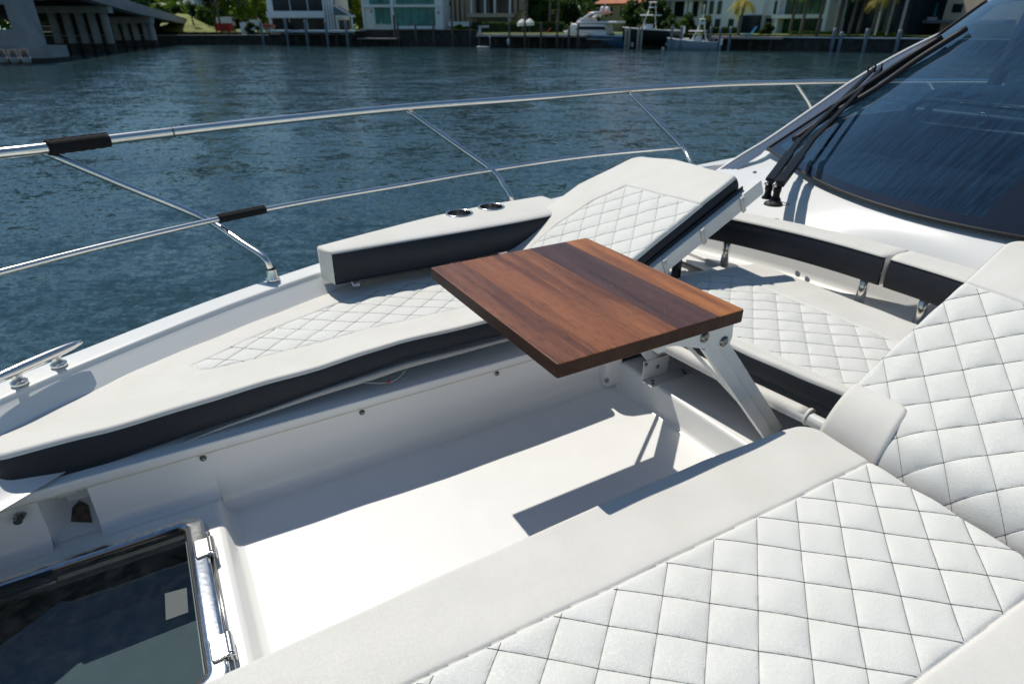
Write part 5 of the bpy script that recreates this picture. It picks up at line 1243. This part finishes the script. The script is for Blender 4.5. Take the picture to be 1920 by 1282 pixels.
for k, (px, Y, yt, w_, lab, m) in enumerate(((1000, 116, -10, 44, 'dense green tree behind the white parasols', 'leaf_dark'), (1032, 114, -14, 44, 'dense green tree behind the third dock pile', 'leaf_mid'), (1066, 114, 2, 40, 'green tree behind the flybridge yacht', 'leaf_dark'), (1098, 118, 8, 40, 'dark green tree left of the orange roof', 'leaf_dark'),
        (1185, 106, 6, 34, 'bushy tree in front of the orange roofed house', 'leaf_dark'), (1216, 104, -4, 50, 'dark spreading tree behind the tower of the black boat', 'leaf_dark'), (1238, 106, 2, 30, 'green tree at the left end of the colonnade', 'leaf_mid'))):
    tree(px, Y, 58, yt, w_, lab, m, 1700, 50+k)
# shrubs and hedges
for k, (px, Y, yb, yt, w_, lab, m) in enumerate(((475, 111, 64, 43, 24, 'round dark green bush beside the white gate pillar', 'leaf_hedge'), (1259, 95, 60, 30, 32, 'large dark domed bush before the colonnade', 'leaf_dark'), (1290, 96, 58, 28, 28, 'dark domed bush behind the tower of the grey boat', 'leaf_dark'), (1284, 93, 58, 38, 22, 'lower green bush between two domed bushes', 'leaf_mid'), (1322, 94, 58, 33, 24, 'green round bush right of the grey boat tower', 'leaf_mid'),
        (1437, 90, 66, 46, 22, 'reddish brown shrub by the garage opening', 'leaf_dark'), (1650, 82, 73, 62, 22, 'yellowish shrub on the right seawall', 'leaf_bright'), (1672, 81, 73, 64, 18, 'small yellow shrub nearest the windshield', 'leaf_bright'), (860, 110, 54, 47, 26, 'bright low hedge before the garden wall', 'leaf_bright'))):
    tree(px, Y, yb, yt, w_, lab, m, 1700, 80+k, name='garden_bush', cat='bush', size=.16, clumps=7, trunk=False)
def hedge(px0, px1, yt, yb, Y, label, m='leaf_hedge'):
    x0, x1 = H(px0, yb, Y)[0], H(px1, yb, Y)[0]; zt = H(px0, yt, Y)[2]; r = root('hedge', ((x0+x1)/2, Y, 1.75), label, 'hedge', world=True)
    g = np.random.default_rng(int(px0)); n = int((x1-x0)*260); P = np.stack([g.uniform(x0, x1, n), g.uniform(Y-.6, Y+.6, n), 1.75+(zt-1.75)*g.random(n)**.6*(1+.06*np.sin(g.uniform(x0, x1, n)*3))], 1)
    a = g.normal(size=(n, 3)); a /= np.linalg.norm(a, axis=1)[:, None]; b_ = np.cross(a, g.normal(size=(n, 3))); b_ /= np.linalg.norm(b_, axis=1)[:, None]; a *= .13; b_ *= .08
    leaf_obj('foliage', m, np.stack([P-a, P+b_, P+a, P-b_], 1).reshape(-1, 3), np.arange(4*n).reshape(-1, 4), r, ((x0+x1)/2, Y, 1.75))
    b = B(); b.box(x0+.1, x1-.1, Y-.45, Y+.45, 1.7, 1.75+(zt-1.75)*.85); b.build('inner_twigs', 'leaf_hedge', r, ((x0+x1)/2, Y, 1.75))
hedge(886, 1058, 42, 60, 108, 'long dark clipped hedge behind the wooden dock')
hedge(1058, 1130, 50, 62, 106, 'darker hedge behind the flybridge yacht'); hedge(1330, 1380, 52, 64, 94, 'low hedge with flowers at the colonnade house')
hedge(1480, 1560, 60, 68, 88, 'low dark planting in front of the villa glass')
# palms
def palm(px, Y, ybase, hgt, label, seed, fr=True, lean=0.3, m='leaf_palm', r0=.17):
    x, _, _ = H(px, ybase, Y); r = root('palm_tree', (x, Y, 1.6), label, 'palm', 'palm trees along the far shore', world=True); g = np.random.default_rng(seed)
    path = [(x+lean*(t**2), Y, 1.6+hgt*t) for t in np.linspace(0, 1, 8)]; b = B(); b.tube(path, [r0*(1.25-.4*t) for t in np.linspace(0, 1, 8)], 9); b.build('trunk', 'bark', r, (x, Y, 1.6))
    top = np.array(path[-1]); b = B(); 
    for k in range(20):
        a = k*2.4+g.random()*.3; el_ = g.uniform(-.5, .9); L = g.uniform(1.8, 2.6); prev = top; d = np.array([math.cos(a)*math.cos(el_), math.sin(a)*math.cos(el_), math.sin(el_)]); pts = [top]
        for s_ in range(7):
            d = d+np.array([0, 0, -.20]); d /= np.linalg.norm(d); prev = prev+d*L/7; pts.append(prev)
        sd = np.cross(d, [0, 0, 1]); sd /= np.linalg.norm(sd)+1e-9
        for i in range(1, 8):
            p = pts[i]; q = pts[i-1]; wl = .55*math.sin(math.pi*(i+.6)/8.6)+.1
            for sg in (-1, 1):
                for h_ in (0, .5):
                    c_ = p*(1-h_)+q*h_; tip = c_+sd*sg*wl+(p-q)*.9+np.array([0, 0, -.25*wl]); b.add([c_, c_+(p-q)*.35, tip], [(0, 1, 2)])
    b.build('crown', m, r, (x, Y, 1.6))
for k, (px, Y, yb, h_, lab) in enumerate(((1030, 108, 55, 9, 'slender palm trunk rising behind the dock'), (1045, 106, 55, 8.5, 'palm with dark trunk left of the flybridge yacht'), (987, 112, 52, 8, 'palm behind the white parasols'),
        (1384, 88, 66, 3.9, 'low palm with yellowish fronds hanging over the garage opening'), (1500, 86, 68, 5.6, 'palm in front of the villa glass, left one'), (1530, 85, 68, 5.9, 'palm in front of the villa glass, right one'),
        (1565, 86, 68, 6.4, 'leaning palm at the right corner of the villa'), (1590, 84, 70, 5.2, 'dark palm behind the short blue grey pile'), (1606, 85, 70, 6.2, 'dark palm left of the tall pale posts'), (1632, 82, 70, 4.6, 'palm with yellowing fronds before the dark house'), (1655, 83, 70, 6.5, 'palm between the pale posts'), (1480, 92, 66, 5.4, 'short palm close to the villa wall'),
        (415, 119, 60, 9, 'palm rising behind the red container'), (468, 118, 58, 8, 'palm rising behind the gate pillar'))):
    palm(px, Y, yb, h_, lab, 200+k, m='leaf_yellow' if 'yellow' in lab else ('leaf_palm' if k % 3 else 'leaf_dark'), r0=.17 if k != 6 else .28)

# ---- towers far off
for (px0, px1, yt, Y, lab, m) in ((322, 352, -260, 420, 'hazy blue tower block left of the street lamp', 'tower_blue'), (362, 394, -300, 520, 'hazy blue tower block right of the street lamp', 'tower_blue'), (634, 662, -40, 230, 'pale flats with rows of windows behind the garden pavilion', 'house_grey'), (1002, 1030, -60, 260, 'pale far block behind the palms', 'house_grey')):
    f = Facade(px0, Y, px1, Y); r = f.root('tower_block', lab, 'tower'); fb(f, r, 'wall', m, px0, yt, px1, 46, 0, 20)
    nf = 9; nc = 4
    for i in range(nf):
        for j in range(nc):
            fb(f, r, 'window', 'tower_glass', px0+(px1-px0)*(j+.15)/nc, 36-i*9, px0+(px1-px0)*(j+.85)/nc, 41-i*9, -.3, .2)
# ---- street lamp with globes
def lamp(px, py, Y, label, arms=True):
    x, _, zt = H(px, py, Y); r = root('street_lamp', (x, Y, 1.75), label, 'street lamp', world=True); O_ = (x, Y, 1.75)
    b = B(); b.tube([(x, Y, 1.75), (x, Y, zt)], [.12, .07], 10); b.build('pole', 'window_dark', r, O_)
    if arms:
        for dx, dz in ((-.75, .0), (.75, 0), (0, .55), (-.35, .3), (.4, .32)):
            b = B(); b.tube([(x, Y, zt-.5), (x+dx, Y, zt+dz-.25)], .05, 8); b.build('arm', 'window_dark', r, O_)
            b = B(); b.lathe((x+dx, Y, zt+dz), [(.001, -.27), (.19, -.19), (.27, 0), (.19, .19), (.001, .27)], 12); b.build('lamp_globe', 'lamp_white', r, O_)
lamp(354, 6, 118, 'street lamp with a cluster of white globes at the bridge end'); lamp(340, -60, 120, 'bare dark lamp pole left of the globe street lamp', False)
# ---- red container, person, white parasols, furniture
def container():
    f = Facade(403, 113.5, 432, 113.5); r = f.root('skip_container', 'dark red container on short legs at the edge of the lawn', 'container')
    fb(f, r, 'body', 'red_paint', 404, 45, 431, 59, 0, 1.8)
    for k in range(5): fb(f, r, 'side_rib', 'red_paint', 405+k*6, 45.5, 406.2+k*6, 58.5, -.1, 0)
    fb(f, r, 'rim', 'red_paint', 403, 44, 432, 45.6, -.1, 1.9)
    for a in (406, 428): fb(f, r, 'leg', 'window_dark', a, 59, a+1.5, 65, .1, .4)
container()
def person():
    x, Y, _ = H(441, 60, 112.6); r = root('person', (x, Y, 1.76), 'person in a pale shirt standing beside the red container', 'person', world=True)
    me = bpy.data.meshes.new('body'); v = [(0, 0, .95), (0, 0, 1.15), (0, 0, 1.38), (0, 0, 1.52), (0, 0, 1.66), (.10, 0, .9), (.12, .02, .5), (.13, 0, .06), (.14, -.12, .04), (-.10, 0, .9), (-.12, -.04, .5), (-.13, 0, .06), (-.14, -.12, .04), (.2, 0, 1.4), (.27, -.03, 1.12), (.25, -.15, .88), (-.2, 0, 1.4), (-.27, -.02, 1.12), (-.26, -.12, .88)]
    e_ = [(0, 1), (1, 2), (2, 3), (3, 4), (0, 5), (5, 6), (6, 7), (7, 8), (0, 9), (9, 10), (10, 11), (11, 12), (2, 13), (13, 14), (14, 15), (2, 16), (16, 17), (17, 18)]
    me.from_pydata(v, e_, []); o = link('body', me, r); me.materials.append(MATS['skin']); md = o.modifiers.new('skin', 'SKIN'); rad = [.15, .15, .17, .06, .12, .1, .07, .05, .04, .1, .07, .05, .04, .06, .05, .04, .06, .05, .04]
    for k, q in enumerate(rad): me.skin_vertices[0].data[k].radius = (q, q*.75)
    me.skin_vertices[0].data[0].use_root = True; md2 = o.modifiers.new('sub', 'SUBSURF'); md2.levels = 1; md2.render_levels = 1
    b = B(); b.lathe((0, 0, 0), [(.17, .92), (.19, 1.1), (.22, 1.36), (.12, 1.50)], 12); b.build('shirt', 'shirt', r); b = B(); b.lathe((.115, 0, 0), [(.08, .1), (.10, .5), (.13, .95)], 10); b.lathe((-.115, 0, 0), [(.08, .1), (.10, .5), (.13, .95)], 10); b.build('trousers', 'trousers', r)
    b = B(); b.lathe((0, .01, 1.66), [(.12, .02), (.125, .07), (.09, .13), (.001, .15)], 12); b.build('hair', 'window_dark', r)
person()
for k, (px, py, w_) in enumerate(((979, 42, 9), (993, 41, 11))):
    x, Y, z = H(px, py, 107); r = root('parasol', (x, Y, 1.75), ['closed down white parasol, the left one of two behind the dock', 'white parasol with hanging side, the right one of two behind the dock'][k], 'parasol', 'white parasols behind the dock', world=True)
    b = B(); b.tube([(x, Y, 1.75), (x, Y, z+.5)], .04, 8); b.build('pole', 'house_grey', r, (x, Y, 1.75)); b = B(); b.lathe((x, Y, z), [(.75, -.55), (.7, -.1), (.35, .25), (.01, .42)], 8, smooth=False); b.build('canopy', 'canvas_white', r, (x, Y, 1.75))
def lounge(px, py, Y, label, m, s_=1.0):
    x, _, z = H(px, py, Y); r = root('deck_chair', (x, Y, z), label, 'chair', world=True); b = B(); b.box(x-.6*s_, x+.3*s_, Y-.3, Y+.3, z+.3, z+.38); b.build('seat', m, r, (x, Y, z))
    b = B(); b.bar((x+.3*s_, Y, z+.36), (x+.75*s_, Y, z+1.0*s_), .08, .6, (0, 1, 0)); b.build('backrest', m, r, (x, Y, z))
    for dx in (-.5, .2):
        for dy in (-.25, .25): b = B(); b.box(x+dx-.03, x+dx+.03, Y+dy-.03, Y+dy+.03, z, z+.3); b.build('leg', m, r, (x, Y, z))
lounge(1402, 70, 86, 'bright blue reclining chair on the pale dock', 'chair_blue', 1.2); lounge(695, 55, 109, 'white lounger on the terrace left of the teal house glass', 'canvas_white'); lounge(708, 55, 109.4, 'second white lounger on the terrace before the teal house', 'canvas_white'); lounge(1025, 64, 103, 'red deck chair on the wooden dock', 'red_paint', .8)
for k in range(3):
    x, Y, z = H(498+k*7, 57, 108); o = root('planter', (x, Y, z), 'red flower planter at the left end of the white dock, '+['first', 'middle', 'last'][k]+' of three', 'planter', 'red planters on the white dock', world=True)
    b = B(); b.lathe((x, Y, z), [(.001, 0), (.22, 0), (.3, .4)], 10); b.build('pot', 'house_tan', o, (x, Y, z)); V, F = leaf_cloud([(x, Y, z+.6)], [.4], 120, .12, k); leaf_obj('flowers', 'flower_red', V, F, o, (x, Y, z))
# davit on the dock
x, Y, z = H(900, 65, on_shore(900, -3)); r = root('boat_davit', (x, Y, z), 'small grey davit with a horizontal arm at the left end of the wooden dock', 'davit', world=True)
b = B(); b.prism([(x-.35, Y-.2, z), (x+.25, Y-.2, z), (x+.12, Y-.2, z+.9), (x-.12, Y-.2, z+.9)], (0, .4, 0)); b.build('pedestal', 'house_grey', r, (x, Y, z)); b = B(); b.bar((x-.2, Y, z+.95), (x+1.3, Y, z+1.0), .25, .3); b.build('arm', 'house_grey', r, (x, Y, z)); b = B(); b.tube([(x+1.2, Y, z+.9), (x+1.2, Y, z-.1)], .03, 6); b.build('cable', 'window_dark', r, (x, Y, z))
# life ring / lit step under the davit
x, Y, _ = H(906, 84, on_shore(906, -4.2)); r = root('floating_step', (x, Y, 0), 'pale floating step on the water below the davit', 'float', world=True); b = B(); b.box(x-.9, x+.9, Y-.4, Y+.4, .02, .18); b.build('platform', 'canvas_white', r, (x, Y, 0), bevel=.05); b = B(); b.tube([(x+.95, Y, .1), (x+.95, Y, 1.5)], .06, 8); b.build('rail_post', 'house_grey', r, (x, Y, 0))

# ---- boats at the far docks
def hull_loft(L, W, D, sheer=.25, m='boat_white', bow=.45, flare=.85, r=None, O_=None, X=None, name='hull'):
    """bow towards -x; X maps (x,y,z)->world"""
    b = B(); N = 14; secs = []
    for i in range(N+1):
        t = i/N; x = L*t; w_ = W/2*(1-(1-min(1, t/bow))**2.2); zt = D*(1+sheer*(1-t)**2); keel = -.35*min(1, t*6)
        secs.append([(x, -w_, zt), (x+.06, -w_*flare, zt*.35), (x+.1*(1-t), -w_*.45, keel), (x+.1*(1-t), 0, keel-.05), (x+.1*(1-t), w_*.45, keel), (x+.06, w_*flare, zt*.35), (x, w_, zt)])
    b.grid([[X(p) for p in s_] for s_ in secs]); b.add([X(p) for p in secs[-1]], [tuple(range(7))]); hb = b.build(name, m, r, O_)
    b = B(); b.grid([[X((s_[0][0], s_[0][1]*.94, s_[0][2]-.06)), X((s_[-1][0], s_[-1][1]*.94, s_[-1][2]-.06))] for s_ in secs]); b.build('deck', 'boat_white', r, O_)
    b = B(); b.tube([X((s_[0][0], s_[0][1], s_[0][2])) for s_ in secs], .06, 6); b.tube([X((s_[-1][0], s_[-1][1], s_[-1][2])) for s_ in secs], .06, 6); b.build('rub_rail', 'boat_white', r, O_)
    return secs
def frame_of(px, Y, yaw, z0=0):
    x, _, _ = H(px, 85, Y); c_, s_ = math.cos(yaw), math.sin(yaw); O_ = (x, Y, z0); return O_, lambda p: (x+p[0]*c_-p[1]*s_, Y+p[0]*s_+p[1]*c_, z0+p[2])
def bx(X, x0, x1, y0, y1, z0, z1, taper=0):
    b = B(); b.add([X(p) for p in ((x0, y0, z0), (x1, y0, z0), (x1, y1, z0), (x0, y1, z0), (x0+taper, y0+.1, z1), (x1-taper*.3, y0+.1, z1), (x1-taper*.3, y1-.1, z1), (x0+taper, y1-.1, z1))], [(3, 2, 1, 0), (4, 5, 6, 7), (0, 1, 5, 4), (1, 2, 6, 5), (2, 3, 7, 6), (3, 0, 4, 7)]); return b
def flybridge():
    O_, X = frame_of(1056, 99.5, R(-32)); r = root('flybridge_yacht', O_, 'white flybridge yacht with blue stern and orange bimini, moored stern out', 'yacht', world=True)
    hull_loft(10.5, 3.6, 1.5, .35, 'boat_blue', r=r, O_=O_, X=X)
    bx(X, .6, 7.4, -1.5, 1.5, 1.5, 3.0, 1.3).build('cabin', 'boat_white', r, O_, bevel=.2); bx(X, 2.6, 7.2, -1.56, 1.56, 2.25, 2.65, .6).build('window', 'window_dark', r, O_)
    bx(X, 2.6, 8.9, -1.6, 1.6, 3.05, 3.3, .2).build('flybridge_deck', 'boat_white', r, O_, bevel=.06); bx(X, 2.7, 4.6, -1.4, 1.4, 3.3, 3.75, .5).build('flybridge_screen', 'boat_white', r, O_)
    for y in (-1.3, 1.3):
        b = B(); b.tube([X((3.2, y, 3.3)), X((4.8, y, 4.2)), X((6.6, y, 4.45))], [.18, .2, .13], 8); b.build('radar_arch', 'boat_white', r, O_)
    bx(X, 4.2, 7.0, -1.3, 1.3, 4.3, 4.42, .3).build('bimini', 'boat_orange', r, O_, bevel=.05)
    for y in (-.8, .8):
        b = B(); b.lathe(X((6.3, y, 4.75)), [(.001, -.32), (.3, -.2), (.36, .05), (.22, .3), (.001, .36)], 14); b.build('radar_dome', 'boat_white', r, O_)
    b = B(); b.tube([X((6.3, -.8, 4.5)), X((6.3, .8, 4.5))], .06, 6); b.tube([X((6.3, 0, 4.4)), X((6.3, 0, 5.5))], .04, 6); b.build('mast', 'boat_white', r, O_)
    bx(X, 10.5, 11.5, -1.5, 1.5, .25, .36).build('swim_platform', 'boat_blue', r, O_); bx(X, 10.3, 10.56, -.6, .6, .5, 1.1).build('stern_door', 'dock_wood', r, O_); bx(X, 8.6, 10.4, -1.55, 1.55, 1.5, 1.75).build('cockpit_seat', 'boat_white', r, O_, bevel=.08)
flybridge()
def lift_boat():
    O_, X = frame_of(1165, 92, R(-14), .95); r = root('sport_boat', O_, 'black hulled sport boat with a tuna tower raised on a lift', 'boat', world=True)
    hull_loft(7.6, 2.5, 1.25, .3, 'boat_black', r=r, O_=O_, X=X); bx(X, 2.6, 4.0, -.6, .6, 1.15, 2.0, .3).build('console', 'boat_white', r, O_, bevel=.08)
    for p, q in (((2.5, -.8, 1.2), (3.0, -.7, 3.0)), ((2.5, .8, 1.2), (3.0, .7, 3.0)), ((4.4, -.8, 1.2), (4.1, -.7, 3.0)), ((4.4, .8, 1.2), (4.1, .7, 3.0)), ((3.1, -.5, 3.1), (3.4, -.4, 4.5)), ((3.1, .5, 3.1), (3.4, .4, 4.5)), ((4.2, -.5, 3.1), (4.0, -.4, 4.5)), ((4.2, .5, 3.1), (4.0, .4, 4.5))):
        b = B(); b.tube([X(p), X(q)], .04, 6); b.build('tower_leg', 'chrome', r, O_)
    bx(X, 2.2, 4.9, -1.0, 1.0, 2.98, 3.1).build('hard_top', 'canvas_white', r, O_, bevel=.04); bx(X, 3.2, 4.2, -.5, .5, 3.9, 4.0).build('tower_platform', 'canvas_white', r, O_); bx(X, 3.2, 4.2, -.55, .55, 4.5, 4.58).build('sun_shade', 'canvas_white', r, O_)
    for y in (-.9, -.3, .3, .9):
        bx(X, 7.6, 8.15, y-.2, y+.2, .95, 1.75, .1).build('outboard_engine', 'boat_white', r, O_, bevel=.08); bx(X, 7.8, 8.0, y-.07, y+.07, -.1, .95).build('engine_leg', 'house_grey', r, O_)
    bx(X, 1.4, 1.7, -1.6, 1.6, -.45, -.2).build('lift_cradle', 'house_grey', r, O_); bx(X, 5.8, 6.1, -1.6, 1.6, -.45, -.2).build('lift_cradle', 'house_grey', r, O_)
lift_boat()
def fishing_boat():
    O_, X = frame_of(1249, 88.5, R(-20)); r = root('fishing_boat', O_, 'grey blue centre console fishing boat with a high white tower', 'boat', world=True)
    hull_loft(6.4, 2.3, .95, .45, 'boat_grey', r=r, O_=O_, X=X); bx(X, 1.9, 2.9, -.5, .5, .9, 1.35, .2).build('coffin_box', 'boat_white', r, O_, bevel=.1); bx(X, 3.4, 4.4, -.5, .5, .9, 1.7, .3).build('console', 'boat_white', r, O_, bevel=.06)
    for p, q in (((3.1, -.7, .95), (3.6, -.55, 2.2)), ((3.1, .7, .95), (3.6, .55, 2.2)), ((5.0, -.7, .95), (4.6, -.55, 2.2)), ((5.0, .7, .95), (4.6, .55, 2.2)), ((3.7, -.4, 2.2), (4.0, -.3, 3.5)), ((3.7, .4, 2.2), (4.0, .3, 3.5)), ((4.6, -.4, 2.2), (4.4, -.3, 3.5)), ((4.6, .4, 2.2), (4.4, .3, 3.5)), ((4.2, 0, 3.5), (4.2, 0, 5.1))):
        b = B(); b.tube([X(p), X(q)], .05, 6); b.build('tower_leg', 'boat_white', r, O_)
    bx(X, 2.7, 4.9, -.85, .85, 2.15, 2.24).build('hard_top', 'boat_white', r, O_); bx(X, 3.8, 4.6, -.45, .45, 2.9, 3.2).build('tower_ring', 'boat_white', r, O_); bx(X, 3.8, 4.5, -.4, .4, 3.5, 3.58).build('sun_shade', 'boat_white', r, O_)
    for y in (-.6, 0, .6):
        bx(X, 6.4, 7.0, y-.22, y+.22, .55, 1.3, .12).build('outboard_engine', 'boat_white', r, O_, bevel=.1); bx(X, 6.6, 6.8, y-.07, y+.07, -.3, .55).build('engine_leg', 'boat_white', r, O_)
    b = B(); b.lathe(X((-.35, 0, .12)), [(.001, -.18), (.17, -.1), (.2, .03), (.13, .15), (.001, .2)], 12); o = b.build('mooring_buoy', 'canvas_white', None, X((-.35, 0, 0)), world=True); tag(o, 'small white buoy floating at the bow of the grey fishing boat', 'buoy')
fishing_boat()
def rib():
    O_, X = frame_of(1146, 95, R(-25)); r = root('tender_boat', O_, 'dark inflatable tender behind the stern of the flybridge yacht', 'boat', world=True)
    for y in (-.7, .7): b = B(); b.tube([X((0, y*.2, .55)), X((.6, y*.8, .45)), X((1.4, y, .4)), X((3.2, y, .4))], .22, 10); b.build('tube', 'boat_black', r, O_)
    bx(X, .6, 3.1, -.6, .6, .1, .3).build('hull', 'boat_grey', r, O_); bx(X, 1.6, 2.1, -.25, .25, .3, 1.0).build('console', 'boat_white', r, O_)
rib()
# fender on a dock pile
x, Y, z = H(953, 70, on_shore(955, -4.2)); b = B(); b.lathe((x, Y-.3, .75), [(.001, -.42), (.14, -.32), (.16, 0), (.14, .32), (.001, .42)], 12); tag(b.build('boat_fender', 'dock_blue', None, (x, Y-.3, .75), world=True), 'pale blue fender hanging at the first pile of the wooden dock', 'fender')

# far tree line that closes the view behind the houses and under the bridge: one mass
def far_wood():
    g = np.random.default_rng(5); n = 26000
    xs = g.uniform(-190, 120, n); ys = 150+g.random(n)*22+.12*np.abs(xs); prof = 9+3.2*np.sin(xs*.13)+2.2*np.sin(xs*.41+1)+1.2*np.sin(xs*1.3)
    gap = 1-.80*np.exp(-((xs+76)/7.5)**2); zs = 1.6+prof*gap*(g.random(n)**.55)
    P = np.stack([xs, ys, zs], 1); a = g.normal(size=(n, 3)); a /= np.linalg.norm(a, axis=1)[:, None]; c_ = np.cross(a, g.normal(size=(n, 3))); c_ /= np.linalg.norm(c_, axis=1)[:, None]; a *= 1.1; c_ *= .75
    V = np.stack([P-a, P+c_, P+a, P-c_], 1).reshape(-1, 3)
    o = leaf_obj('far_wood', 'leaf_mid', V, np.arange(4*n).reshape(-1, 4), None, (0, 0, 0)); tag(o, 'dark green line of far trees closing the view behind the houses', 'trees', kind='stuff')
far_wood()
